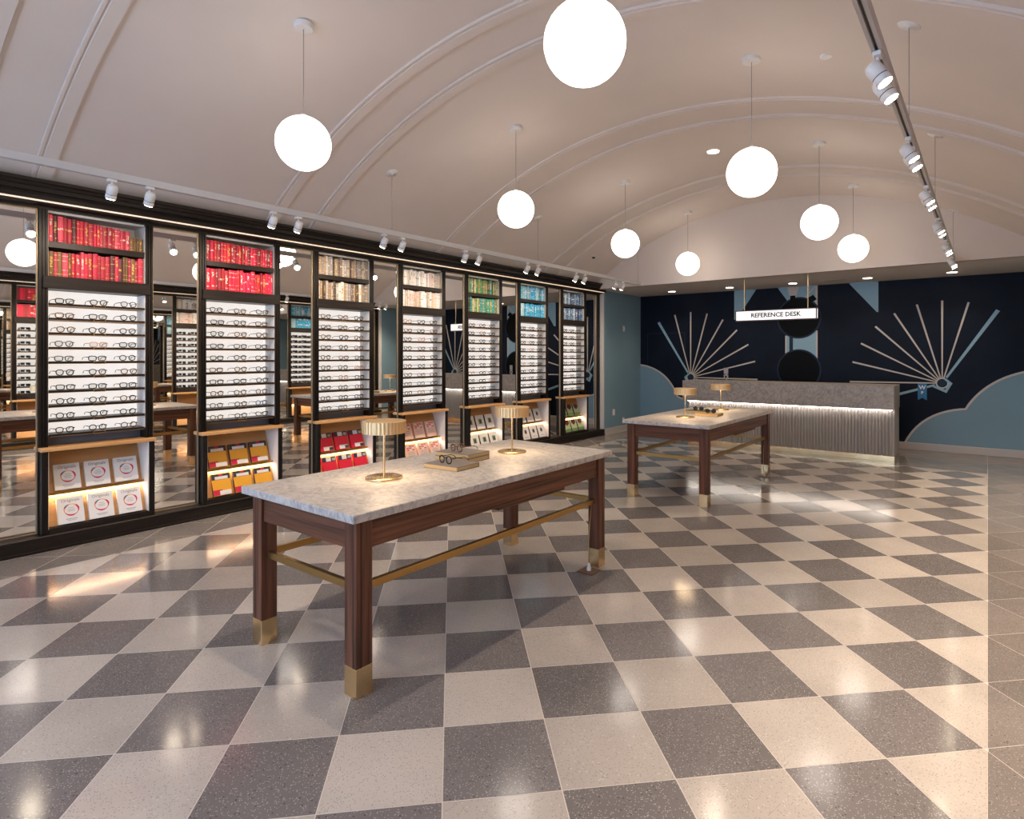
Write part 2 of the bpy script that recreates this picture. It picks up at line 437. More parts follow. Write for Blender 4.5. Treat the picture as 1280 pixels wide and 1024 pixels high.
# ledges between the spring of the vault and the side walls
cv.box((XL-0.55, YF, 2.80), (XL+0.0, 9.40, 2.86)); cv.box((XR, YF, 2.80), (XR+0.55, 9.40, 2.86))
cv.box((XL-0.5, YK+0.02, ZS), (XR+0.5, YB+0.1, ZS+0.10), 1)
ceil = struct(cv.obj('ceiling', [M_plaster, M_soffit]))
# arched ribs across the vault: pairs of flat bands with a beaded edge
def rib(y):
    mb = MB()
    prof = [(y, 0.006), (y, 0.020), (y+0.018, 0.020), (y+0.022, 0.012), (y+0.032, 0.012), (y+0.036, 0.022), (y+0.118, 0.022), (y+0.122, 0.010), (y+0.136, 0.010), (y+0.138, -0.01)]
    prof = [(y-0.002, -0.01)]+prof
    rows = []
    for i in range(N+1):
        x = xs[i]; dx, dz = (XC-x)/RV, (ZV-RV-vz(x))/RV
        rows.append([(x+dx*t, yy, vz(x)+dz*t) for yy, t in prof])
    k = len(prof); vs = [p for r in rows for p in r]
    fs = [[i*k+j, i*k+j+1, (i+1)*k+j+1, (i+1)*k+j] for i in range(N) for j in range(k-1)]
    mb.add(vs, fs, 0, False)
    return mb
n_trim = 1
for y in (-1.47, -1.00, 0.81, 1.27, 3.09, 3.55, 5.37, 5.83, 7.68, 8.11):
    struct(rib(y).obj('trim_%d' % n_trim, M_plaster)); n_trim += 1

# baseboards
struct(one_box('baseboard_back', (XL, YB-0.018, 0), (XR, YB, 0.115), M_base, c=0.004))
struct(one_box('baseboard_left', (XL, 9.70, 0), (XL+0.018, YB-0.018, 0.115), M_base, c=0.004))
struct(one_box('baseboard_right', (XR-0.018, 9.70, 0), (XR, YB-0.018, 0.115), M_base, c=0.004))

# cornice over each shelving run (dark wood, stepped, with a warm light slot)
def cornice(side):
    f = (lambda x: x) if side == 'left' else (lambda x: 2*(-2.56)-x)
    pr = [(-6.05, 2.795), (-5.555, 2.795), (-5.555, 2.772), (-5.575, 2.765), (-5.585, 2.745), (-5.60, 2.742), (-5.60, 2.712), (-5.625, 2.706), (-5.635, 2.690), (-5.64, 2.662), (-5.66, 2.662), (-5.66, 2.674), (-5.685, 2.674), (-5.685, 2.642), (-5.72, 2.638), (-5.765, 2.634), (-5.765, 2.618), (-6.05, 2.618)]
    mb = MB(); mb.prism([(f(x), z) for x, z in pr], 1, 0.60, 9.655)
    o = struct(mb.obj('trim_%d' % (n_trim if side == 'left' else n_trim+1), M_blackh))
    k = MB(); k.box((f(-5.684), 0.60, 2.654), (f(-5.668), 9.650, 2.665))
    k.obj('light_slot', M_led_line, o)
    return o
cornice('left'); cornice('right'); n_trim += 2
def plinth(side):
    f = (lambda x: x) if side == 'left' else (lambda x: 2*(-2.56)-x)
    mb = MB()
    pr = [(-6.05, 0.0), (-5.675, 0.0), (-5.675, 0.020), (-5.685, 0.024), (-5.685, 0.112), (-5.69, 0.118), (-6.05, 0.118)]
    mb.prism([(f(x), z) for x, z in pr], 1, 0.60, 9.69)
    return struct(mb.obj('trim_%d' % (n_trim if side == 'left' else n_trim+1), M_blackh))
plinth('left'); plinth('right'); n_trim += 2

# ------------------------------------------------------------------ mural on the back wall
def poly_slab(name, pts, m, y=0.004, parent=wb):
    mb = MB(); mb.prism(pts, 1, YB-y, YB, 0); return mb.obj(name, m, parent)
def disc(cx, cz, r, n=48): return [(cx+r*math.cos(2*PI*i/n), cz+r*math.sin(2*PI*i/n)) for i in range(n)]
def stick(cx, cz, ang, r0, r1, w, m, name='fan_stick', y=0.006):
    c_, s_ = math.cos(ang), math.sin(ang)
    pts = [(cx+c_*a-s_*b, cz+s_*a+c_*b) for a, b in ((r0, -w*0.6), (r1, -w), (r1, w), (r0, w*0.6))]
    return poly_slab(name, pts, m, y)
for cx, sg in ((-4.617, 1), (-0.558, -1)):
    cz = 1.062
    for d in (105, 90, 75, 60, 45, 29.5, 14.5, -0.5):
        a = math.radians(d if sg > 0 else 180-d); stick(cx, cz, a, 0.075, 1.275, 0.014, M_cream)
    for d in (121.8, -18.5):
        a = math.radians(d if sg > 0 else 180-d); stick(cx, cz, a, 0.10, 1.29, 0.026, M_sky, 'fan_guard')
    poly_slab('fan_pivot_ring', disc(cx, cz, 0.085, 24), M_cream, 0.007)
    poly_slab('fan_pivot', disc(cx, cz, 0.066, 24), M_navy2, 0.009)
    # zigzag handle below the pivot
    hp = [(-0.055, 0.07), (-0.13, 0.0), (-0.055, -0.15), (0.12, -0.065), (0.12, -0.03), (-0.04, -0.10), (-0.085, 0.0), (-0.03, 0.05)]
    mb = MB(); pts = [(cx+sg*x, cz+z) for x, z in hp]
    mb.prism(pts if sg > 0 else pts[::-1], 1, YB-0.010, YB); mb.obj('fan_handle', M_sky, wb)
def arc(p, q, bulge, n=14):
    # circular-ish arc between two points, pushed out by bulge on the left side
    (x0, z0), (x1, z1) = p, q; L = math.hypot(x1-x0, z1-z0); nx, nz = -(z1-z0)/L, (x1-x0)/L
    return [(x0+(x1-x0)*i/n+nx*bulge*4*(i/n)*(1-i/n), z0+(z1-z0)*i/n+nz*bulge*4*(i/n)*(1-i/n)) for i in range(n+1)]
def cloud(name, outline, close):
    inset = outline
    # pale rim band along the outline, then the cloud body just inside it
    rim = []
    for i, (x, z) in enumerate(outline):
        a = outline[max(0, i-1)]; b = outline[min(len(outline)-1, i+1)]
        L = math.hypot(b[0]-a[0], b[1]-a[1]) or 1
        rim.append((x-(b[1]-a[1])/L*0.03, z+(b[0]-a[0])/L*0.03))
    poly_slab(name, outline+close, M_blue, 0.008)
    mb = MB(); n = len(outline)
    vs = [(x, YB-0.009, z) for x, z in outline]+[(x, YB-0.009, z) for x, z in rim]+[(x, YB, z) for x, z in outline]+[(x, YB, z) for x, z in rim]
    fs = []
    for i in range(n-1):
        fs += [[i, i+1, n+i+1, n+i], [n+i, n+i+1, 3*n+i+1, 3*n+i]]
    mb.add(vs, fs); mb.obj('cloud_outline', M_cream, wb)
lc = arc((-5.70, 1.28), (-4.90, 0.665), 0.15)+arc((-4.90, 0.665), (-4.50, 0.60), -0.03)[1:]
cloud('cloud', lc, [(-4.50, 0.11), (-5.70, 0.11)])
rc = arc((-1.03, 0.10), (-0.256, 0.665), 0.14)+arc((-0.256, 0.665), (XR, 1.27), 0.13)[1:]
cloud('cloud', rc, [(XR, 0.10)])
# centre figure
poly_slab('mural_panel', [(-3.765, 2.16), (-2.33, 2.16), (-2.33, ZS), (-3.765, ZS)], M_sky, 0.004)
poly_slab('mural_hood', [(-3.72, 2.16), (-2.62, 2.16), (-2.99, ZS), (-3.36, ZS)], M_navy, 0.006)
poly_slab('mural_beam', [(-2.83, ZS), (-2.775, 2.50), (-2.685, 2.50), (-2.63, ZS)][::-1], M_cream, 0.007)
poly_slab('mural_edge', [(-2.365, 2.16), (-2.33, 2.16), (-2.33, ZS), (-2.365, ZS)], M_cream, 0.007)
stick(-2.53, 2.50, math.radians(48), 0.0, 0.26, 0.012, M_cream, 'mural_ray', 0.007)
poly_slab('mural_peg', [(-2.775, 2.44), (-2.69, 2.44), (-2.69, 2.545), (-2.775, 2.545)], M_blackp, 0.009)
poly_slab('mural_peg', [(-2.44, 2.40), (-2.34, 2.46), (-2.40, 2.54), (-2.49, 2.49)], M_blackp, 0.009)
poly_slab('mural_waist', [(-2.86, 1.50), (-2.33, 1.42), (-2.33, 1.92), (-2.86, 1.84)], M_sky, 0.004)
poly_slab('mural_waist_edge', [(-2.86, 1.50), (-2.835, 1.50), (-2.835, 1.84), (-2.86, 1.84)], M_cream, 0.006)
poly_slab('mural_waist_edge', [(-2.355, 1.42), (-2.33, 1.42), (-2.33, 1.92), (-2.355, 1.92)], M_cream, 0.006)
poly_slab('mural_bar', [(-2.79, 1.50), (-2.73, 1.50), (-2.73, 1.84), (-2.79, 1.84)], M_navy2, 0.006)
for cz in (2.150, 1.235):
    poly_slab('mural_ring', disc(-2.635, cz, 0.365), M_navy2, 0.008)
    poly_slab('mural_disc', disc(-2.635, cz, 0.338), M_blackp, 0.010)
poly_slab('mural_flag', [(-1.849, ZS), (-1.44, 2.20), (-1.417, 2.20), (-1.417, ZS)], M_sky, 0.005)
# flush door in the dark wall, outlined by its thin joint
dr = MB(); dr.box((-5.53, YB-0.0035, 0.115), (-4.745, YB, 1.93))
dj = struct(dr.obj('door_1', M_navy))
jb = MB(); jb.box((-5.545, YB-0.002, 1.93), (-4.73, YB, 1.942)); jb.box((-4.745, YB-0.002, 0.115), (-4.733, YB, 1.93)); jb.box((-5.545, YB-0.002, 0.115), (-5.533, YB, 1.93))
jb.obj('door_joint', M_navy2, dj)

# ------------------------------------------------------------------ display bays
BX = -5.77
BAY_Y = [1.345+1.175*k for k in range(7)]
BAY = ['nearest', 'second', 'third', 'fourth', 'fifth', 'sixth', 'farthest']
SHELF_Z = [1.898-0.1135*k for k in range(10)]
BD = math.atan2(0.20, 0.575)
def pilaster(y0, y1, z0, z1, xf):
    w = (y1-y0)
    g = 0.007
    pts = [(-0.26, y0), (-0.26, y1), (xf, y1)]
    for c in (0.68, 0.32):
        yc = y0+w*c
        pts += [(xf, yc+g*0.6), (xf-0.008, yc+g*0.4), (xf-0.008, yc-g*0.4), (xf, yc-g*0.6)]
    pts += [(xf, y0)]
    mb = MB(); mb.prism(pts[::-1], 2, z0, z1); return mb
def make_bay():
    r = thing('display_bay', '', 'display cabinet')
    pilaster(0.0, 0.056, 0.782, 2.618, 0.0).obj('side_panel', M_black, r)
    pilaster(0.729, 0.785, 0.782, 2.618, 0.0).obj('side_panel', M_black, r)
    one_box('book_back', (-0.255, 0.056, 2.095), (-0.245, 0.729, 2.615), M_grey, r)
    for y in (0.056, 0.724): one_box('book_side_lining', (-0.245, y, 2.107), (-0.012, y+0.005, 2.598), M_grey, r)
    one_box('head_rail', (-0.245, 0.056, 2.600), (-0.030, 0.729, 2.618), M_grey, r)
    one_box('book_shelf', (-0.245, 0.061, 2.330), (-0.008, 0.724, 2.378), M_blackh, r, 0.002)
    one_box('lintel_panel', (-0.245, 0.022, 2.010), (0.014, 0.763, 2.107), M_blackh, r, 0.003)
    one_box('glow_back_panel', (-0.192, 0.061, 0.866), (-0.182, 0.724, 2.008), M_panel, r)
    for y in (0.056, 0.724): one_box('display_side_lining', (-0.182, y, 0.866), (-0.012, y+0.005, 2.008), M_white, r)
    for z in SHELF_Z:
        s = one_box('eyewear_shelf', (-0.181, 0.061, z-0.015), (-0.004, 0.724, z), M_blackh, r, 0.0015)
        e = MB(); e.box((-0.180, 0.062, z-0.0200), (-0.007, 0.723, z-0.0152)); e.obj('shelf_underside', M_tan, s)
        mb = MB(); a, b = z-0.022, z+0.000
        mb.box((-0.003, 0.352, a), (0.001, 0.434, a+0.003)); mb.box((-0.003, 0.352, b-0.003), (0.001, 0.434, b))
        mb.box((-0.003, 0.352, a+0.003), (0.001, 0.356, b-0.003)); mb.box((-0.003, 0.430, a+0.003), (0.001, 0.434, b-0.003))
        h = mb.obj('label_holder', M_brass, s)
    one_box('recess_panel', (-0.13, 0.056, 0.782), (-0.12, 0.729, 0.848), M_slate, r)
    one_box('recess_cap', (-0.192, 0.056, 0.848), (-0.12, 0.729, 0.8595), M_blackh, r)
    one_box('ledge', (-0.125, -0.004, 0.752), (0.062, 0.789, 0.781), M_oak, r, 0.003)
    for y in (0.004, 0.739): one_box('cabinet_side', (-0.25, y, 0.118), (0.050, y+0.042, 0.7515), M_black, r, 0.002)
    for y in (0.046, 0.734): one_box('cabinet_lining', (-0.25, y, 0.150), (0.040, y+0.005, 0.750), M_white, r)
    one_box('bottom_rail', (-0.25, 0.051, 0.118), (0.046, 0.734, 0.158), M_blackh, r)
    mb = MB()
    mb.prism([(-0.232, 0.750), (-0.212, 0.750), (-0.012, 0.159), (-0.032, 0.159)], 1, 0.051, 0.734)
    mb.obj('slanted_board', M_oak, r)
    one_box('book_ledge', (-0.098, 0.051, 0.404), (-0.056, 0.734, 0.414), M_oak, r)
    one_box('ledge_lip', (-0.056, 0.051, 0.394), (-0.051, 0.734, 0.417), M_brass_d, r)
    one_box('led_strip', (-0.084, 0.060, 0.3985), (-0.062, 0.725, 0.4037), M_led, r)
    return r
proto = make_bay()
bays = []
for k, y in enumerate(BAY_Y):
    b = proto if k == 0 else dup(proto)
    b.location = (BX, y, 0)
    b['label'] = '%s dark wood display bay on the left wall, %s' % (BAY[k], ['deep red and gilt books on top', 'scarlet books on top', 'cream and brown books on top', 'pale cream books on top', 'green books on top', 'bright blue books on top', 'grey blue books on top'][k])
    b['group'] = 'display bays along the left wall'
    bays.append(b)
# twin run on the right-hand wall, seen in the mirrors
XM = 2*(-2.56)
for k, y in enumerate(BAY_Y):
    b = dup(proto); b.location = (XM-BX, y+0.785, 0); b.rotation_euler = (0, 0, PI)
    b['label'] = 'dark wood display bay on the facing wall, opposite the %s bay' % BAY[k]
    b['group'] = 'display bays along the facing wall'

# mirrors between the bays
MIR = ['nearest', 'second', 'third', 'fourth', 'fifth', 'sixth', 'seventh', 'farthest']
def make_mirror():
    r = thing('wall_mirror', '', 'mirror')
    one_box('mirror_glass', (-0.045, 0.004, 0.118), (-0.032, 0.386, 2.618), M_mirror, r)
    mb = MB(); mb.box((-0.032, 0.002, 0.118), (-0.020, 0.010, 2.618)); mb.obj('brass_edge', M_bronze, r)
    mb = MB(); mb.box((-0.032, 0.380, 0.118), (-0.020, 0.388, 2.618)); mb.obj('brass_edge', M_bronze, r)
    mb = MB(); mb.box((-0.032, 0.010, 0.119), (-0.020, 0.380, 0.127)); mb.obj('brass_edge', M_bronze, r)
    mb = MB(); mb.box((-0.032, 0.010, 2.609), (-0.020, 0.380, 2.617)); mb.obj('brass_edge', M_bronze, r)
    return r
mp = make_mirror()
for k in range(8):
    m = mp if k == 0 else dup(mp)
    m.location = (BX, 1.345+1.175*k-0.390, 0)
    where = 'to the left of the nearest display bay' if k == 0 else ('between the farthest display bay and the blue wall' if k == 7 else 'between the %s and %s display bays' % (BAY[k-1], BAY[k]))
    m['label'] = 'tall narrow brass edged mirror %s' % where
    m['group'] = 'mirrors between the display bays'
for k in range(8):
    m = dup(mp); m.location = (XM-BX, 1.345+1.175*k, 0); m.rotation_euler = (0, 0, PI)
    m['label'] = 'tall narrow mirror on the facing wall, opposite the %s mirror' % MIR[k]; m['group'] = 'mirrors on the facing wall'
# closing uprights at the far end and near end of both runs
for s in (0, 1):
    for (ya, yb) in ((9.565, 9.655), (0.60, 0.955)):
        mb = MB(); a, b = (BX-0.26, BX) if s == 0 else (XM-BX, XM-BX+0.26)
        mb.box((a, ya, 0.118), (b, yb, 2.618))
        struct(mb.obj('trim_%d' % n_trim, M_black)); n_trim += 1

# ------------------------------------------------------------------ books over the bays
def book_mat(name, col, acc, kind):
    def f(nt, b):
        L = nt.links.new
        tc = nd(nt, 'ShaderNodeTexCoord'); sp = nd(nt, 'ShaderNodeSeparateXYZ'); L(tc.outputs['Generated'], sp.inputs[0])
        c, a = col, acc
        dk = tuple(v*0.45 for v in col)
        if kind == 0: st = [(0, c), (0.10, a), (0.125, c), (0.28, a), (0.30, c), (0.66, a), (0.685, c), (0.86, a), (0.885, c)]
        elif kind == 1: st = [(0, c), (0.16, a), (0.22, c), (0.60, a), (0.84, c)]
        elif kind == 2: st = [(0, c), (0.06, dk), (0.10, c), (0.48, a), (0.56, c), (0.90, dk), (0.93, c)]
        else: st = [(0, c), (0.12, a), (0.17, c), (0.36, a), (0.78, c)]
        r = ramp(nt, st, 'CONSTANT'); L(sp.outputs[2], r.inputs[0])
        n = nd(nt, 'ShaderNodeTexNoise'); n.inputs['Scale'].default_value = 1.0; n.inputs['Detail'].default_value = 2
        oi = nd(nt, 'ShaderNodeObjectInfo'); mp_ = nd(nt, 'ShaderNodeMapping')
        mp_.inputs['Scale'].default_value = (20, 60, 70); L(tc.outputs['Object'], mp_.inputs[0])
        cb = nd(nt, 'ShaderNodeCombineXYZ'); ml = nd(nt, 'ShaderNodeMath', operation='MULTIPLY'); ml.inputs[1].default_value = 40
        L(oi.outputs['Random'], ml.inputs[0]); L(ml.outputs[0], cb.inputs[2]); L(cb.outputs[0], mp_.inputs['Location'])
        L(mp_.outputs[0], n.inputs['Vector'])
        mr = ramp(nt, [(0.44, (0, 0, 0)), (0.5, (1, 1, 1))]); L(n.outputs[0], mr.inputs[0])
        mx = nd(nt, 'ShaderNodeMix', data_type='RGBA'); mx.inputs['A'].default_value = (*c, 1)
        # lettering and bands keep to the middle of the spine on some books, the whole width on others
        sb = nd(nt, 'ShaderNodeMath', operation='SUBTRACT'); sb.inputs[1].default_value = 0.5; L(sp.outputs[1], sb.inputs[0])
        ab = nd(nt, 'ShaderNodeMath', operation='ABSOLUTE'); L(sb.outputs[0], ab.inputs[0])
        lt = nd(nt, 'ShaderNodeMath', operation='LESS_THAN'); lt.inputs[1].default_value = (0.6, 0.24, 0.6, 0.26)[kind]; L(ab.outputs[0], lt.inputs[0])
        fm = nd(nt, 'ShaderNodeMath', operation='MULTIPLY'); L(mr.outputs[0], fm.inputs[0]); L(lt.outputs[0], fm.inputs[1])
        L(fm.outputs[0], mx.inputs['Factor']); L(r.outputs[0], mx.inputs['B'])
        vr = nd(nt, 'ShaderNodeMapRange'); vr.inputs[3].default_value = 0.62; vr.inputs[4].default_value = 1.12; L(oi.outputs['Random'], vr.inputs[0])
        vm = nd(nt, 'ShaderNodeVectorMath', operation='SCALE'); L(mx.outputs['Result'], vm.inputs[0]); L(vr.outputs[0], vm.inputs['Scale'])
        L(vm.outputs[0], b.inputs['Base Color'])
    return mat(name, rough=0.5, build=f)
GOLD = srgb(214, 168, 78); CREAM = srgb(230, 216, 198); WHITE = srgb(238, 230, 222)
PAL = {
 0: [('crimson', srgb(190, 28, 52), GOLD), ('rose red', srgb(222, 70, 88), CREAM), ('dark maroon', srgb(92, 22, 30), GOLD), ('gilt brown', srgb(120, 84, 40), GOLD), ('red and cream', srgb(200, 40, 62), CREAM), ('scarlet', srgb(212, 30, 66), GOLD)],
 1: [('scarlet', srgb(232, 16, 58), CREAM), ('bright red', srgb(218, 20, 46), GOLD), ('deep red', srgb(170, 18, 42), CREAM), ('cherry red', srgb(240, 24, 74), WHITE)],
 2: [('cream', srgb(220, 204, 186), srgb(120, 90, 70)), ('taupe', srgb(140, 122, 106), CREAM), ('ivory', srgb(236, 224, 210), srgb(190, 120, 90)), ('dark brown', srgb(84, 68, 56), GOLD), ('tan', srgb(196, 160, 118), CREAM), ('stone grey', srgb(176, 166, 158), WHITE)],
 3: [('ivory', srgb(236, 232, 230), srgb(190, 165, 150)), ('pale cream', srgb(226, 216, 206), srgb(150, 135, 122)), ('blush', srgb(232, 208, 200), srgb(214, 130, 124)), ('buff', srgb(206, 180, 148), CREAM), ('ivory', srgb(240, 236, 234), srgb(120, 110, 104))],
 4: [('leaf green', srgb(46, 140, 88), GOLD), ('olive', srgb(140, 138, 76), CREAM), ('dark green', srgb(34, 84, 60), GOLD), ('teal', srgb(44, 150, 150), CREAM), ('lime cream', srgb(196, 190, 140), srgb(60, 130, 80))],
 5: [('sky blue', srgb(92, 172, 206), WHITE), ('cyan', srgb(36, 150, 200), WHITE), ('pale blue', srgb(160, 200, 214), WHITE), ('azure', srgb(44, 168, 206), WHITE)],
 6: [('slate blue', srgb(92, 128, 160), WHITE), ('steel blue', srgb(60, 100, 144), WHITE), ('pale grey blue', srgb(160, 178, 192), WHITE), ('navy', srgb(44, 64, 100), CREAM)],
}
BMESH = {}
def book_mesh(w, d, h, m):
    # hardback with a rounded spine towards the room and a recessed page block
    n = 5
    sp = [(0.004*math.sin(PI*i/n), w*i/n) for i in range(n+1)]
    mb = MB()
    mb.prism([(-d, 0.0), *sp, (-d, w)], 2, 0.0, h)
    return mb.mesh('book', m)
def bay_books(k, depth_x=-0.022):
    out = []
    pal = PAL[k]
    for row, z0, hmax in ((0, 2.3785, 0.212), (1, 2.1075, 0.214)):
        y = 0.066; i = 0
        n_t = [23, 22, 22, 21, 21, 20, 20][k]
        ws = [random.uniform(0.6, 1.4) for _ in range(n_t)]
        sc = 0.652/sum(ws)
        hb = random.uniform(0.88, 0.98)
        for i, w in enumerate(ws):
            w *= sc
            ci = random.randrange(len(pal))
            if k == 0 and row == 0: ci = 3 if i > 18 else (0 if ci == 3 else ci)
            if k == 5 and row == 1: ci = 1 + 2*(i % 2) if i > 3 else 2
            kind = random.randrange(4)
            h = hmax*(hb+random.uniform(-0.08, 0.06)) if row == 0 else hmax*random.uniform(0.88, 1.0)
            if k == 0 and row == 0: h = hmax*(0.98-0.012*i)+random.uniform(-0.004, 0.004) if i < 19 else 0.112+random.uniform(-0.002, 0.002)
            if k == 1 and row == 0: h = hmax*(0.93-0.006*i)+random.uniform(-0.006, 0.006)
            out.append((row, i, y, w-0.0012, h, z0, pal[ci], ci, kind))
            y += w
    return out
book_cache = [bay_books(k) for k in range(7)]
for k in range(7):
    for row, i, y, w, h, z0, (cn, c, a), ci, kind in book_cache[k]:
        m = book_mat('book_%d_%d_%d' % (k, ci, kind), c, a, kind)
        o = link('book', book_mesh(w, random.uniform(0.13, 0.17), h, m), None, (BX-0.026-random.uniform(0, 0.012), BAY_Y[k]+y, z0))
        tag(o, '%s book, %s from the left, %s book shelf, %s display bay' % (cn, ORD[i], 'upper' if row == 0 else 'lower', BAY[k]), 'book',
            'books on the %s shelf of the %s bay' % ('upper' if row == 0 else 'lower', BAY[k]))

# ------------------------------------------------------------------ eyeglasses
FR = {
 'black': mat('frame_black', (0.012, 0.011, 0.011), 0.25),
 'tortoise': mat('frame_tortoise', rough=0.25, build=noisecol((0.05, 0.018, 0.008), (0.26, 0.11, 0.03), 60, (1, 1, 1), 3)),
 'brown': mat('frame_brown', (0.085, 0.042, 0.022), 0.25),
 'grey': mat('frame_grey', (0.11, 0.105, 0.105), 0.25),
 'pink crystal': mat('frame_pink', (0.62, 0.36, 0.27), 0.2),
 'blue': mat('frame_blue', (0.05, 0.14, 0.30), 0.25),
}
M_tint = mat('dark_lens', (0.006, 0.008, 0.010), 0.08)
def rim_path(shape, yc, zc, w, h, n=18):
    e = {'round': 2.0, 'square': 3.6, 'panto': 2.4, 'cat': 2.8}[shape]
    pts = []
    for i in range(n):
        t = 2*PI*i/n; c, s = math.cos(t), math.sin(t)
        y = abs(c)**(2/e)*(1 if c >= 0 else -1)*w; z = abs(s)**(2/e)*(1 if s >= 0 else -1)*h
        if shape == 'panto': y *= 0.93+0.09*(z/h)
        if shape == 'cat': z += 0.004*(1 if yc > 0 else -1)*y/w
        pts.append((0.004*abs(yc+y)/0.07*-1.0, yc+y, zc+z))
    return pts
DIM = {'round': (0.0235, 0.0215), 'square': (0.026, 0.0185), 'panto': (0.025, 0.021), 'cat': (0.026, 0.019)}
GM = {}
def specs_mesh(shape, what):
    w, h = DIM[shape]; zc = h+(0.009 if shape == 'cat' else 0.0044); yc = 0.0335
    mb = MB()
    if what in ('front', 'all'):
        for s in (-1, 1): mb.tube(rim_path(shape, s*yc, zc, w, h), 0.0038, 6, 0, True)
        mb.tube([(0.0, -yc+w, zc+h*0.40), (0.002, 0, zc+h*0.62), (0.0, yc-w, zc+h*0.40)], 0.0030, 6)
        for s in (-1, 1): mb.tube([(-0.002, s*(yc+w*0.93), zc+h*0.5), (-0.006, s*(yc+w+0.008), zc+h*0.56)], 0.0034, 6)
    if what in ('all', 'left', 'right'):
        for s in ((-1, 1) if what == 'all' else ((-1,) if what == 'left' else (1,))):
            y0 = s*(yc+w+0.008)
            mb.tube([(-0.006, y0, zc+h*0.56), (-0.045, y0, zc+h*0.54), (-0.095, y0*0.97, zc+h*0.48), (-0.118, y0*0.96, zc+h*0.1), (-0.130, y0*0.95, zc-h*0.55)], [0.0034, 0.0030, 0.0026, 0.0026, 0.0028], 5)
    return mb
def lens_mb(shape, s):
    w, h = DIM[shape]; zc = h+(0.009 if shape == 'cat' else 0.0044); yc = 0.0335
    mb = MB(); p = rim_path(shape, s*yc, zc, w-0.001, h-0.001, 14)
    mb.prism([(y, z) for x, y, z in p], 0, -0.0030, -0.0018); return mb
def gm(shape, col, what):
    key = (shape, col, what)
    if key not in GM:
        if what.startswith('lens'): GM[key] = lens_mb(shape, -1 if what == 'lens-' else 1).mesh('lens', M_lensg if col != 'sun' else M_tint)
        else: GM[key] = specs_mesh(shape, what).mesh('glasses_frame', FR[col])
    return GM[key]
def eyeglasses(loc, rotz, shape, col, label, group, parts, sun=False):
    if not parts:
        o = link('eyeglasses', gm(shape, col, 'all'), None, loc, (0, 0, rotz)); return tag(o, label, 'eyeglasses', group)
    r = thing('eyeglasses', label, 'eyeglasses', loc, rotz, group)
    link('front_frame', gm(shape, col, 'front'), r)
    link('temple_arm', gm(shape, col, 'left'), r); link('temple_arm', gm(shape, col, 'right'), r)
    lc = 'sun' if sun else 'x'
    link('lens', gm(shape, lc, 'lens-'), r); link('lens', gm(shape, lc, 'lens+'), r)
    return r
POSN = ['left', 'middle', 'right']
for k in range(7):
    for rix, z in enumerate(SHELF_Z):
        shape = ['panto', 'square', 'panto', 'square', 'square', 'panto', 'square', 'round', 'round', 'round'][rix]
        for j, yy in enumerate((0.172, 0.395, 0.612)):
            sh = shape if (j+k+rix) % 3 else random.choice(['panto', 'square', 'cat', 'round'])
            col = random.choices(['black', 'tortoise', 'brown', 'grey'], [9, 2, 2, 1])[0]
            if k == 0 and rix == 3 and j == 1: col = 'pink crystal'
            if k == 1 and rix in (8,) and j == 2: col = 'blue'
            if k >= 2 and random.random() < 0.12: col = random.choice(['pink crystal', 'blue', 'tortoise'])
            lab = '%s %s eyeglasses, %s of three on the %s eyewear shelf down, %s display bay' % (col, {'panto': 'rounded', 'square': 'squarish', 'cat': 'upswept', 'round': 'round'}[sh], POSN[j], ORD[rix], BAY[k])
            eyeglasses((BX-0.040-random.uniform(0, 0.006), BAY_Y[k]+yy+random.uniform(-0.006, 0.006), z), random.uniform(-0.05, 0.05), sh, col, lab, 'eyeglasses on the %s bay' % BAY[k], k < 3)

# contents of the facing bays: only ever seen as small reflections
for k in range(7):
    names = {}
    mats_ = []; mb = MB()
    for row, i, y, w, h, z0, (cn, c, a), ci, kind in book_cache[k]:
        m = book_mat('book_%d_%d_%d' % (k, ci, kind), c, a, kind)
        if m not in mats_: mats_.append(m)
        mb.box((XM-BX+0.03, BAY_Y[k]+y, z0), (XM-BX+0.17, BAY_Y[k]+y+w, z0+h), mats_.index(m))
    tag(mb.obj('books', mats_), 'rows of books on the bays facing the long shelving run', 'books', 'books on the facing wall', 'stuff')
    mb = MB()
    for z in SHELF_Z:
        for yy in (0.172, 0.395, 0.612):
            for s in (-1, 1):
                mb.box((XM-BX+0.040, BAY_Y[k]+yy+s*0.034-0.026, z+0.008), (XM-BX+0.044, BAY_Y[k]+yy+s*0.034+0.026, z+0.046))
            mb.box((XM-BX+0.040, BAY_Y[k]+yy-0.012, z+0.034), (XM-BX+0.044, BAY_Y[k]+yy+0.012, z+0.040))
            for s in (-1, 1): mb.box((XM-BX+0.044, BAY_Y[k]+yy+s*0.066-0.002, z+0.0005), (XM-BX+0.17, BAY_Y[k]+yy+s*0.066+0.002, z+0.040))
    tag(mb.obj('sunglasses', M_tint), 'dark sunglasses on the shelves facing the long run', 'sunglasses', 'sunglasses on the facing wall', 'stuff')

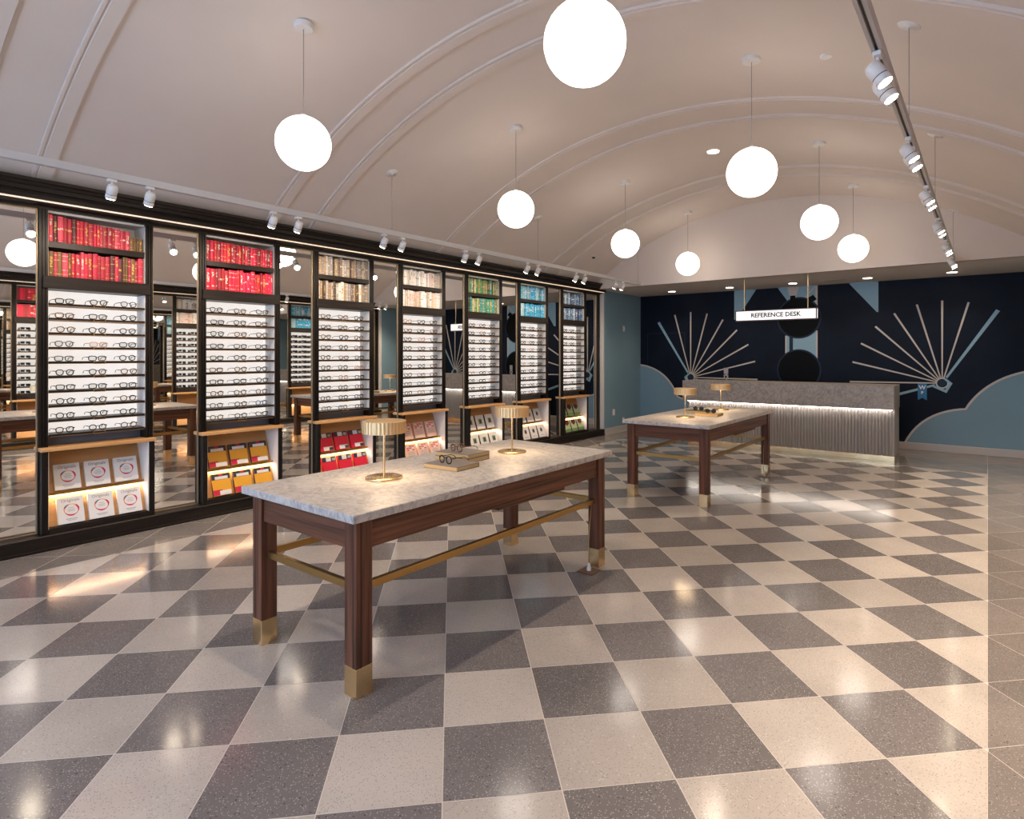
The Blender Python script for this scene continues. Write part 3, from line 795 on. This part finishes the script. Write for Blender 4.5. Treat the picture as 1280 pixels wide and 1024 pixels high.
# ------------------------------------------------------------------ display books in the lower cabinets
def flat(name, parent, y0, y1, z0, z1, m, x=0.0285):
    mb = MB(); mb.box((x-0.0010, y0, z0), (x+0.0008, y1, z1)); return mb.obj(name, m, parent)
BW, BH = 0.172, 0.205
def ring_mb(cy, cz, r, w, segs, cols):
    mb = MB(); n = 36
    for i in range(n):
        a, b = 2*PI*i/n, 2*PI*(i+1)/n
        wi = w*(1+0.5*math.sin(3*a+0.6))
        vs = [(0.0292, cy+(r-wi)*math.cos(t), cz+(r-wi)*0.92*math.sin(t)) for t in (a, b)]+[(0.0292, cy+(r+wi)*math.cos(t), cz+(r+wi)*0.92*math.sin(t)) for t in (b, a)]
        mb.add(vs, [[0, 1, 2, 3]], cols(i/n))
    return mb
M_or = mat('print_orange', srgb(232, 150, 40), 0.5); M_re = mat('print_red', srgb(204, 24, 66), 0.5); M_vi = mat('print_mauve', srgb(120, 100, 130), 0.5)
M_yel = mat('print_yellow', srgb(236, 168, 44), 0.5); M_dk = mat('print_dark', srgb(52, 52, 60), 0.5); M_pk = mat('print_blush', srgb(234, 196, 180), 0.5)
M_gr = mat('print_green', srgb(120, 150, 96), 0.5); M_wine = mat('print_wine', srgb(110, 40, 50), 0.5); M_scar = mat('print_scarlet', srgb(222, 18, 54), 0.5)
M_pnk = mat('print_pink', srgb(220, 110, 110), 0.5); M_lg = mat('print_pale_green', srgb(190, 206, 160), 0.5)
def display_book(k):
    r = thing('display_book', '', 'book')
    base = {0: M_paper, 1: M_yel, 2: M_scar, 3: M_pk, 4: M_paper, 5: M_paper, 6: M_lg}[k]
    mb = MB(); mb.box((0.003, 0.004, 0.003), (0.025, BW-0.003, BH-0.003)); mb.obj('page_block', M_pages, r)
    mb = MB(); mb.box((0.025, 0, 0), (0.028, BW, BH)); mb.obj('front_cover', base, r)
    mb = MB(); mb.box((0.0, 0, 0), (0.003, BW, BH)); mb.obj('back_cover', base, r)
    mb = MB(); mb.box((0.003, 0, 0), (0.025, 0.004, BH)); mb.obj('spine', M_dk if k in (1, 5, 6, 4) else base, r)
    if k == 0:
        ring_mb(BW/2+0.004, 0.104, 0.047, 0.0042, 36, lambda t: 0 if 0.12 < t < 0.30 else (2 if 0.30 <= t < 0.42 else (0 if 0.42 <= t < 0.55 else 1))).obj('ring_print', [M_or, M_re, M_vi], r)
        text('title_lettering', 'Originals', 0.034, M_inkg, r, (0.0286, BW/2+0.002, 0.178), (PI/2, 0, PI/2))
        for z, w in ((0.118, 0.036), (0.104, 0.05), (0.092, 0.044)): flat('ring_text_print', r, BW/2+0.004-w/2, BW/2+0.004+w/2, z, z+0.004, M_device)
        flat('author_print', r, 0.050, 0.125, 0.030, 0.036, M_device); flat('author_print', r, 0.060, 0.115, 0.020, 0.024, M_device)
    elif k == 1:
        flat('dark_band_print', r, 0, BW, 0.150, BH, M_dk); flat('torn_white_print', r, 0.030, 0.150, 0.152, 0.180, M_paper, 0.0295)
        flat('red_dot_print', r, 0.068, 0.104, 0.186, 0.203, M_re, 0.0295)
        flat('red_band_print', r, 0.0, 0.085, 0.004, 0.055, M_re); flat('torn_white_print', r, 0.060, 0.165, 0.004, 0.044, M_paper, 0.0295)
    elif k == 2:
        flat('photo_print', r, 0, BW, 0.150, BH, M_dk); flat('photo_light_print', r, 0.05, 0.11, 0.155, 0.20, M_paper, 0.0295); flat('photo_light_print', r, 0.125, 0.165, 0.16, 0.19, M_device, 0.0295)
        flat('label_print', r, 0.05, 0.165, 0.006, 0.050, M_paper); flat('label_dark_print', r, 0.12, 0.165, 0.008, 0.04, M_dk, 0.0295)
    elif k == 3:
        for i, z in enumerate((0.172, 0.148, 0.124)):
            for q in range(3): flat('lettering_block_print', r, 0.024+q*0.042, 0.024+q*0.042+0.034, z, z+0.017, M_pnk if (i+q) % 3 else M_paper)
        for z in (0.10, 0.085, 0.07, 0.055): flat('text_line_print', r, 0.03, 0.14, z, z+0.005, M_device)
    elif k == 4:
        flat('green_block_print', r, 0.055, 0.125, 0.075, 0.150, M_gr); flat('dark_figure_print', r, 0.075, 0.108, 0.085, 0.135, M_dk, 0.0295)
    elif k == 5:
        mb = MB(); n = 18
        pts = [(0.088+math.cos(2*PI*i/n)*(0.036 if i % 2 else 0.022), 0.12+math.sin(2*PI*i/n)*(0.042 if i % 2 else 0.026)) for i in range(n)]
        mb.prism(pts, 0, 0.0275, 0.0292); mb.obj('ink_splash_print', M_dk, r); flat('text_line_print', r, 0.04, 0.14, 0.03, 0.038, M_device)
    else:
        mb = MB(); mb.prism([(0.03, 0.205), (0.02, 0.15), (0.085, 0.105), (0.15, 0.15), (0.14, 0.205)][::-1], 0, 0.0275, 0.0292); mb.obj('wine_print', M_wine, r)
        flat('foot_print', r, 0.0, BW, 0.0, 0.05, M_gr)
    return r
DB = ['white book with orange and red ring', 'yellow book with black top band and red corner', 'scarlet book with a grey photo strip on top', 'blush pink book with rows of block lettering', 'white book with a small green square', 'white book with a dark ink splash', 'pale green book with a wine red top']
for k in range(7):
    pr_ = display_book(k); first = True
    for row, zb in ((0, 0.4145), (1, 0.159)):
        xb = -0.212+(0.750-zb)*0.200/0.591
        for j, yy in enumerate((0.118, 0.322, 0.528)):
            o = pr_ if first else dup(pr_); first = False
            o.location = (BX+xb+0.0025, BAY_Y[k]+yy, zb+0.0006); o.rotation_euler = (0, -math.atan2(0.2, 0.591), 0)
            tag(o, '%s, %s on %s rack, %s bay' % (DB[k], POSN[j], 'upper' if row == 0 else 'lower', BAY[k]), 'book', 'display books in the %s bay' % BAY[k])

# ------------------------------------------------------------------ tables
def make_table():
    r = thing('display_table', '', 'table')
    # local origin: centre of the footprint on the floor; x across, y along
    hx, hy = 0.475, 1.095; lx, ly = 0.436, 1.052
    one_box('marble_top', (-hx, -hy, 0.775), (hx, hy, 0.813), M_marble, r, 0.003)
    t = 0.084
    for sx in (-1, 1):
        for sy in (-1, 1):
            xa, xb = sorted((sx*lx, sx*(lx-t))); ya, yb = sorted((sy*ly, sy*(ly-t)))
            mb = MB()
            g = 0.006
            # post with a routed groove on each outer face
            xo = sx*lx; yo = sy*ly
            pts = [(xa, ya), (xb, ya), (xb, yb), (xa, yb)]
            mb.prism(pts, 2, 0.128, 0.775)
            leg = mb.obj('leg', M_walnut, r)
            gb = MB()
            xg = xo-sx*0.024
            gb.box((xg-0.0022, min(yo, yo+sy*0.0006), 0.128), (xg+0.0022, max(yo, yo+sy*0.0006), 0.775))
            yg = yo-sy*0.024
            gb.box((min(xo, xo+sx*0.0006), yg-0.0022, 0.128), (max(xo, xo+sx*0.0006), yg+0.0022, 0.775))
            gb.obj('leg_groove', M_hole, leg)
            cb = MB(); cb.cbox((xa-0.001, ya-0.001, 0), (xb+0.001, yb+0.001, 0.130), 0.0015); cb.obj('brass_foot', M_brass, leg)
    for sx in (-1, 1):
        xa, xb = sorted((sx*(lx-0.012), sx*(lx-0.036)))
        one_box('side_apron', (xa, -ly+t, 0.638), (xb, ly-t, 0.775), M_walnut_y, r, 0.002)
        xa, xb = sorted((sx*(lx-0.030), sx*(lx-0.058)))
        mb = MB(); mb.cbox((xa, -ly+t, 0.446), (xb, ly-t, 0.480), 0.002); mb.obj('brass_stretcher', M_brass_d, r)
    for sy in (-1, 1):
        ya, yb = sorted((sy*(ly-0.012), sy*(ly-0.036)))
        one_box('end_apron', (-lx+t, ya, 0.638), (lx-t, yb, 0.775), M_walnut_x, r, 0.002)
        ya, yb = sorted((sy*(ly-0.030), sy*(ly-0.058)))
        mb = MB(); mb.cbox((-lx+t, ya, 0.446), (lx-t, yb, 0.480), 0.002); mb.obj('brass_stretcher', M_brass_d, r)
    one_box('cable_tray', (0.10, -0.05, 0.605), (lx-0.05, 0.62, 0.637), M_walnut_y, r, 0.002)
    return r
TXC = -2.604
T1Y, T2Y = 2.643, 6.705
t1 = make_table(); t1.location = (TXC, T1Y, 0); t1['label'] = 'walnut table with marble top and brass feet, nearer of the two'; t1['group'] = 'marble topped display tables'
t2 = dup(t1); t2.location = (TXC, T2Y, 0); t2['label'] = 'walnut table with marble top and brass feet, in front of the reference desk'

M_lampglow = mat('lamp_diffuser', (1, 1, 1), 0.4, emit=(1.0, 0.72, 0.42), estr=1.6)
def make_lamp():
    r = thing('table_lamp', '', 'lamp')
    mb = MB(); mb.lathe([(0.100, 0.0), (0.101, 0.004), (0.100, 0.010), (0.097, 0.012), (0.012, 0.0125)], 40); mb.obj('lamp_base', M_brass, r)
    mb = MB(); mb.lathe([(0.0065, 0.012), (0.0065, 0.262)], 14); mb.obj('lamp_stem', M_brass, r)
    mb = MB(); mb.lathe([(0.120, 0.252), (0.120, 0.316), (0.118, 0.319), (0.112, 0.3195)], 72, flute=0.022, smooth=False); s = mb.obj('lamp_shade', M_shade, r)
    mb = MB(); mb.lathe([(0.112, 0.251), (0.112, 0.2535)], 36); mb.obj('diffuser', M_lampglow, r)
    add_light('lamp_bulb', 'AREA', (0, 0, 0.2495), 0.75, (1.0, 0.70, 0.42), r, shape='DISK', size=0.20)
    return r
lp = make_lamp()
LAMPS = [(-2.648, 2.125, 'brass lamp with ribbed drum shade at the near end of the nearer table'), (-2.646, 3.238, 'brass lamp with ribbed drum shade behind the books on the nearer table'),
         (-2.625, 6.20, 'brass lamp with ribbed drum shade on the near end of the far table'), (-2.64, 7.33, 'brass lamp with ribbed drum shade on the far table, close to the desk')]
for i, (x, y, lab) in enumerate(LAMPS):
    o = lp if i == 0 else dup(lp)
    o.location = (x, y, 0.8132); o['label'] = lab; o['group'] = 'brass table lamps'

def table_book(loc, rz, w, d, h, lab, cov=M_cover):
    r = thing('cloth_book', lab, 'book', loc, rz, 'cloth covered books on the tables')
    mb = MB(); mb.box((-w/2+0.004, -d/2, 0.003), (w/2-0.004, d/2-0.004, h-0.003)); mb.obj('page_block', M_pages, r)
    mb = MB(); mb.box((-w/2, -d/2-0.002, 0), (w/2, d/2, 0.003)); mb.obj('back_cover', cov, r)
    mb = MB(); mb.box((-w/2, -d/2-0.002, h-0.003), (w/2, d/2, h)); mb.obj('front_cover', cov, r)
    mb = MB(); mb.box((-w/2, d/2-0.004, 0.003), (w/2, d/2, h-0.003)); mb.obj('spine', cov, r)
    return r
ZT = 0.8133
table_book((-2.590, 2.59, ZT), math.radians(4), 0.265, 0.205, 0.026, 'thin grey cloth book lying in front of the book stack on the nearer table')
table_book((-2.725, 2.825, ZT), math.radians(4), 0.275, 0.215, 0.028, 'lower grey cloth book of the stack of two on the nearer table')
table_book((-2.725, 2.825, ZT+0.0285), math.radians(4), 0.275, 0.215, 0.026, 'upper grey cloth book of the stack of two on the nearer table')
table_book((-2.50, 6.57, ZT), math.radians(4), 0.26, 0.21, 0.028, 'tan book lying in front of the other book on the far table', mat('tan_cover', (0.42, 0.27, 0.11), 0.6))
table_book((-2.72, 6.82, ZT), math.radians(4), 0.26, 0.21, 0.028, 'olive green cloth book lying behind the tan book on the far table', mat('green_cover', (0.11, 0.12, 0.06), 0.6))
def on_table(loc, rz, col, lab, sun=False):
    eyeglasses(loc, rz, 'round', col, lab, 'eyeglasses laid on the table books', True, sun)
on_table((-2.590, 2.535, ZT+0.0265), math.radians(-97), 'black', 'black round eyeglasses on the thin front book of the nearer table')
on_table((-2.725, 2.765, ZT+0.055), math.radians(-97), 'tortoise', 'tortoise round eyeglasses on the stack of two books')
on_table((-2.47, 6.54, ZT+0.0285), math.radians(-80), 'black', 'black sunglasses on the tan book of the far table', True)
on_table((-2.70, 6.76, ZT+0.0285), math.radians(-80), 'black', 'black sunglasses on the olive green book of the far table', True)

# ------------------------------------------------------------------ reference desk
dk = thing('reference_desk', 'long reception desk with grey marble upper and fluted lit front', 'desk', (0, 0, 0))
DX0, DX1, DY0, DY1 = -4.125, -1.03, 9.62, 10.27
one_box('marble_upper', (DX0, DY0, 0.728), (DX1, DY1, 1.066), M_marble_desk, dk, 0.004)
one_box('desk_core', (DX0+0.07, DY0+0.10, 0.075), (DX1-0.006, DY1-0.02, 0.728), M_steel, dk)
fl = MB(); n = 70; xa, xb = DX0+0.07, DX1-0.03
pts = [(xa, DY0+0.101)]
for i in range(n):
    for q in range(5):
        t = (i+q/5)/n; pts.append((xa+(xb-xa)*t, DY0+0.101-0.004-0.020*math.sin(PI*q/5)))
pts += [(xb, DY0+0.097), (xb, DY0+0.101)]
fl.prism(pts[::-1], 2, 0.075, 0.715)
tag(fl.obj('fluted_front', M_steel, dk))
one_box('toe_kick', (DX0+0.07, DY0+0.078, 0.0), (DX1-0.004, DY1-0.02, 0.075), M_brass, dk, 0.002)
mb = MB(); mb.box((DX0+0.08, DY0+0.046, 0.720), (DX1-0.03, DY0+0.058, 0.7275)); mb.obj('light_strip', M_deskled, dk)
# small card machine standing on the desk
pt = thing('card_stand', 'small grey stand with two square plates on the desk top', 'stand', (-3.48, 9.92, 1.0662))
one_box('stand_foot', (-0.045, -0.03, 0.0), (0.045, 0.05, 0.012), M_device, pt, 0.002)
one_box('stand_post', (-0.010, 0.0, 0.012), (0.010, 0.02, 0.20), M_device, pt)
one_box('lower_plate', (-0.036, -0.014, 0.030), (0.036, 0.0, 0.102), M_device, pt, 0.003)
one_box('plate_mark', (-0.016, -0.0158, 0.050), (0.016, -0.0142, 0.084), M_ink, pt)
one_box('upper_plate', (-0.036, -0.014, 0.115), (0.036, 0.0, 0.215), M_device, pt, 0.003)

# hanging sign
sg = thing('hanging_sign', 'white lit sign lettered REFERENCE DESK on two brass rods', 'sign', (0, 0, 0))
SX0, SX1, SY0, SY1, SZ0, SZ1 = -3.205, -2.005, 9.555, 9.645, 2.030, 2.200
mb = MB(); t = 0.014
for (a, b) in (((SX0, SZ0), (SX1, SZ0+t)), ((SX0, SZ1-t), (SX1, SZ1)), ((SX0, SZ0+t), (SX0+t, SZ1-t)), ((SX1-t, SZ0+t), (SX1, SZ1-t))):
    for yy in (SY0, SY1-t): mb.box((a[0], yy, a[1]), (b[0], yy+t, b[1]))
mb.box((SX0, SY0+t, SZ0), (SX1, SY1-t, SZ0+t)); mb.box((SX0, SY0+t, SZ1-t), (SX1, SY1-t, SZ1))
mb.obj('sign_frame', mat('bronze_trim', (0.10, 0.06, 0.04), 0.4, 0.5), sg)
one_box('sign_face', (SX0+t, SY0+0.004, SZ0+t), (SX1-t, SY1-0.004, SZ1-t), M_sign, sg)
one_box('sign_end', (SX1-t, SY0+t, SZ0+t), (SX1-0.001, SY1-t, SZ1-t), M_sign, sg)
text('sign_lettering', 'REFERENCE DESK', 0.094, M_ink, sg, ((SX0+SX1)/2+0.01, SY0+0.002, (SZ0+SZ1)/2), (PI/2, 0, 0), bold=0.0028)
for x in (-3.075, -2.135):
    mb = MB(); mb.lathe([(0.009, SZ1), (0.009, ZS)], 12, c=(x, 9.60, 0)); mb.obj('brass_rod', M_brass, sg)

# wall ribbon plaque
rb = thing('ribbon_plaque', 'small blue ribbon plaque with white letters on the dark wall', 'plaque', (0, YB, 0))
mb = MB(); mb.prism([(-0.875, 1.05), (-0.875, 0.790), (-0.815, 0.825), (-0.755, 0.790), (-0.755, 1.05)], 1, -0.016, -0.0105); mb.obj('ribbon', M_rib, rb)
text('ribbon_letter', 'W', 0.085, M_paper, rb, (-0.815, -0.017, 0.985), (PI/2, 0, 0), bold=0.002)
text('ribbon_letter', 'P', 0.060, M_paper, rb, (-0.815, -0.017, 0.905), (PI/2, 0, 0), bold=0.002)

# small things on the blue wall
def plate(name, lab, cat, loc, w, h, m=M_trimw):
    r = thing(name, lab, cat, loc)
    one_box('cover_plate', (0.0, -w/2, -h/2), (0.008, w/2, h/2), m, r, 0.002)
    return r
p = plate('thermostat', 'small white thermostat high on the blue wall', 'thermostat', (XL, 10.445, 2.016), 0.075, 0.11)
one_box('thermostat_dial', (0.008, -0.022, -0.02), (0.022, 0.022, 0.02), M_metalw, p, 0.003)
p = plate('light_switch', 'white wall plate halfway along the blue wall', 'outlet', (XL, 10.05, 0.400), 0.075, 0.118)
one_box('rocker', (0.008, -0.016, -0.034), (0.012, 0.016, 0.034), M_metalw, p, 0.001)
p = plate('wall_outlet', 'white outlet low on the blue wall, beside the table corner', 'outlet', (XL, 10.43, 0.215), 0.075, 0.118)
for z in (-0.024, 0.024): one_box('socket', (0.008, -0.015, z-0.012), (0.0105, 0.015, z+0.012), M_metalw, p, 0.001)

# floor boxes
def floor_box(loc, lab):
    r = thing('floor_box', lab, 'floor outlet', loc, 0, 'floor outlets by the table feet')
    one_box('box_lid', (-0.062, -0.062, 0.0), (0.062, 0.062, 0.006), M_redw, r, 0.002)
    mb = MB(); mb.lathe([(0.016, 0.006), (0.016, 0.026), (0.010, 0.034), (0.009, 0.052), (0.004, 0.056)], 14); mb.obj('white_plug', M_metalw, r)
    mb = MB(); mb.tube([(0.0, 0.0, 0.045), (-0.01, 0.01, 0.11), (-0.015, 0.02, 0.20), (-0.016, 0.035, 0.31), (-0.016, 0.06, 0.45)], 0.003, 6); mb.obj('cable', M_brass_d, r)
floor_box((-2.19, 3.52, 0.0002), 'dark floor outlet with white plug by the nearer table foot')
floor_box((-2.19, 7.585, 0.0002), 'dark floor outlet with white plug by the far table foot')

# ------------------------------------------------------------------ pendants
def pendant(x, y, zg, lab):
    zc = vz(x)
    r = thing('globe_pendant', lab, 'pendant lamp', (x, y, zc), 0, 'white globe pendants')
    mb = MB(); mb.lathe([(0.062, -0.034), (0.064, -0.030), (0.064, 0.004)], 28); mb.obj('canopy', M_metalw, r)
    mb = MB(); mb.lathe([(0.0032, zg-zc+0.178), (0.0032, -0.034)], 8); mb.obj('cord', M_cord, r)
    mb = MB(); mb.lathe([(0.022, 0.176), (0.022, 0.192), (0.006, 0.200)], 18, c=(0, 0, zg-zc)); mb.obj('cap', M_metalw, r)
    mb = MB(); mb.sphere(0.180, (0, 0, zg-zc), 32, 18); mb.obj('globe', M_globe, r)
for i, (x, y, z, lab) in enumerate([
    (-3.68, 2.275, 2.925, 'white globe pendant above the nearest bays, first of the left row'), (-3.685, 4.57, 2.925, 'white globe pendant, second of the row nearer the shelving'),
    (-3.70, 6.825, 2.925, 'white globe pendant, third of the row nearer the shelving'), (-3.71, 8.86, 2.915, 'white globe pendant near the bulkhead, smallest looking of the left row'),
    (-1.40, 2.215, 2.857, 'largest looking white globe pendant, cut by the top of the picture'), (-1.40, 4.535, 2.855, 'white globe pendant, second of the row nearer the ceiling track'),
    (-1.395, 6.76, 2.875, 'white globe pendant, third of the row nearer the ceiling track'), (-1.39, 8.705, 2.88, 'white globe pendant just above the right end of the desk'),
    (-3.68, 0.0, 2.92, 'white globe pendant by the shop front, shelving side'), (-1.40, -0.05, 2.87, 'white globe pendant by the shop front, track side')]):
    pendant(x, y, z, lab)

# ------------------------------------------------------------------ track lighting
def track(x, lab, cables):
    r = thing('light_track', lab, 'light track', (x, 0, 2.708))
    mb = MB()
    pr = [(-0.020, 0.0), (-0.006, 0.0), (-0.006, 0.016), (0.006, 0.016), (0.006, 0.0), (0.020, 0.0), (0.020, 0.050), (-0.020, 0.050)]
    mb.prism(pr, 1, -1.2, 9.385); mb.obj('track_rail', M_track, r)
    k = MB(); k.box((-0.0055, -1.2, 0.0145), (0.0055, 9.385, 0.0158)); k.obj('track_slot', M_slot, r)
    for y in cables:
        zc = vz(x)-2.708
        mb = MB(); mb.tube([(0, y, 0.05), (0, y, zc)], 0.0022, 6); mb.obj('hanger_cable', M_cord, r)
        nrm = Vector((XC-x, 0, ZV-RV-vz(x))).normalized()
        mb = MB(); mb.lathe([(0.006, -0.022), (0.008, -0.007), (0.058, -0.006), (0.062, -0.002), (0.062, 0.004)], 24)
        c = mb.obj('hanger_canopy', M_metalw, r, (0, y, zc)); c.rotation_mode = 'QUATERNION'; c.rotation_quaternion = Vector((0, 0, -1)).rotation_difference(nrm)
track(-4.81, 'white lighting track hung along the shelving side', (3.96, 6.44, 9.33))
track(-0.351, 'white lighting track hung over the right of the floor', (3.95, 6.05, 9.33))
def head_mesh(aim):
    pass
aimL = Vector((-0.52, 0.0, -0.854)).normalized(); aimR = Vector((0.52, 0.0, -0.854)).normalized()
def make_head(aim, watts):
    r = thing('track_spotlight', '', 'spotlight')
    one_box('adaptor', (-0.016, -0.028, -0.020), (0.016, 0.028, 0.0), M_metalw, r, 0.003)
    mb = MB(); mb.lathe([(0.006, -0.060), (0.008, -0.04), (0.006, -0.02)], 12); mb.obj('arm', M_metalw, r)
    q = Vector((0, 0, -1)).rotation_difference(aim)
    c = Vector((0, 0, -0.085))
    mb = MB(); mb.lathe([(0.029, -0.050), (0.0325, -0.048), (0.0325, -0.022), (0.0305, -0.020), (0.0305, -0.017), (0.0325, -0.015), (0.0325, 0.026), (0.027, 0.044), (0.016, 0.049)], 24)
    h = mb.obj('housing', M_metalw, r, c); h.rotation_mode = 'QUATERNION'; h.rotation_quaternion = q
    mb = MB(); mb.lathe([(0.027, -0.0525), (0.027, -0.0505)], 24)
    l = mb.obj('lens', M_lens, r, c); l.rotation_mode = 'QUATERNION'; l.rotation_quaternion = q
    mb = MB(); mb.lathe([(0.0312, -0.0200), (0.0312, -0.0170)], 24)
    g = mb.obj('seam', M_hole, r, c); g.rotation_mode = 'QUATERNION'; g.rotation_quaternion = q
    add_light('spot_beam', 'SPOT', c+aim*0.060, watts, WARM, r, (aim.x*1.35, 0, aim.z*0.85) if aim.x < 0 else (aim.x*0.8, 0, aim.z), spot_size=math.radians(112), spot_blend=0.7, shadow_soft_size=0.03)
    return r
YS = [1.52+1.17*k for k in range(7)]
YR = [1.56, 2.75, 3.93, 5.12, 6.40, 7.66, 8.90]
for side, x, aim, wt in (('left', -4.81, aimL, SPOT_L_W), ('right', -0.351, aimR, SPOT_R_W)):
    hp = make_head(aim, wt); first = True
    for k, y in enumerate(YS if side == 'left' else YR):
        for q, dy in enumerate((0.0, 0.235 if side == 'left' else 0.19)):
            o = hp if first else dup(hp); first = False
            o.location = (x, y+dy, 2.708)
            if side == 'left': lab = 'white track spotlight, %s of the pair over the %s display bay' % (['nearer', 'farther'][q], BAY[k])
            else: lab = 'glowing white spotlight on the right track, %s of the %s pair along' % (['nearer', 'farther'][q], ORD[k])
            tag(o, lab, 'spotlight', 'spotlights on the %s track' % ('shelving' if side == 'left' else 'right'))

# recessed lights
def downlight(x, y, z, lab, m, watts, name='recessed_downlight', r_=0.062, group='recessed lights'):
    r = thing(name, lab, 'ceiling light', (x, y, z), 0, group)
    mb = MB(); mb.lathe([(r_+0.016, -0.006), (r_+0.018, -0.002), (r_+0.018, 0.0)], 28); mb.obj('trim_ring', M_metalw, r)
    mb = MB(); mb.lathe([(r_, -0.0085), (r_, -0.0062)], 28); mb.obj('lens', m, r)
    if watts: add_light('downlight_beam', 'SPOT', (0, 0, -0.02), watts, (1.0, 0.80, 0.60), r, (0, 0, -1), spot_size=math.radians(120), spot_blend=0.8, shadow_soft_size=0.05)
for i, (x, y) in enumerate([(-4.745, 10.58), (-3.65, 10.58), (-2.595, 10.60), (-1.49, 10.58), (-0.41, 10.58)]):
    downlight(x, y, ZS, 'round recessed light in the low soffit, %s from the blue wall' % ORD[i], M_down, SOFFIT_W)
for y, lab in ((6.755, 'bright recessed light at the crown of the vault'), (4.30, 'recessed light at the vault crown, hidden by the big globe'), (2.05, 'recessed light at the vault crown over the nearer table'), (-0.3, 'recessed light at the vault crown by the shop front')):
    downlight(-2.52, y, vz(-2.52), lab, M_downv, DOWN_W)
# detector, sensor
sd = thing('smoke_detector', 'small white disc on the vault between globe and track', 'detector', (-0.887, 4.52, vz(-0.887)))
mb = MB(); mb.lathe([(0.034, -0.012), (0.040, -0.008), (0.040, 0.006)], 24); mb.obj('detector_body', M_metalw, sd)
cm = thing('security_camera', 'tiny dark camera on the vault near the shelving end', 'camera', (-5.206, 8.51, vz(-5.206)))
mb = MB(); mb.lathe([(0.020, -0.03), (0.030, -0.012), (0.032, 0.006)], 18); mb.obj('dome', M_ink, cm)
mb = MB(); mb.lathe([(0.040, -0.006), (0.042, 0.010)], 18); mb.obj('mount', M_metalw, cm)
gr = thing('soffit_grille', 'thin dark vent slot in the low soffit right of the sign', 'vent', (-1.95, 10.55, ZS))
one_box('grille_frame', (-0.16, -0.03, -0.003), (0.16, 0.03, 0.0), M_soffit, gr)
one_box('grille_slot', (-0.15, -0.012, -0.004), (0.15, 0.012, -0.003), M_hole, gr)
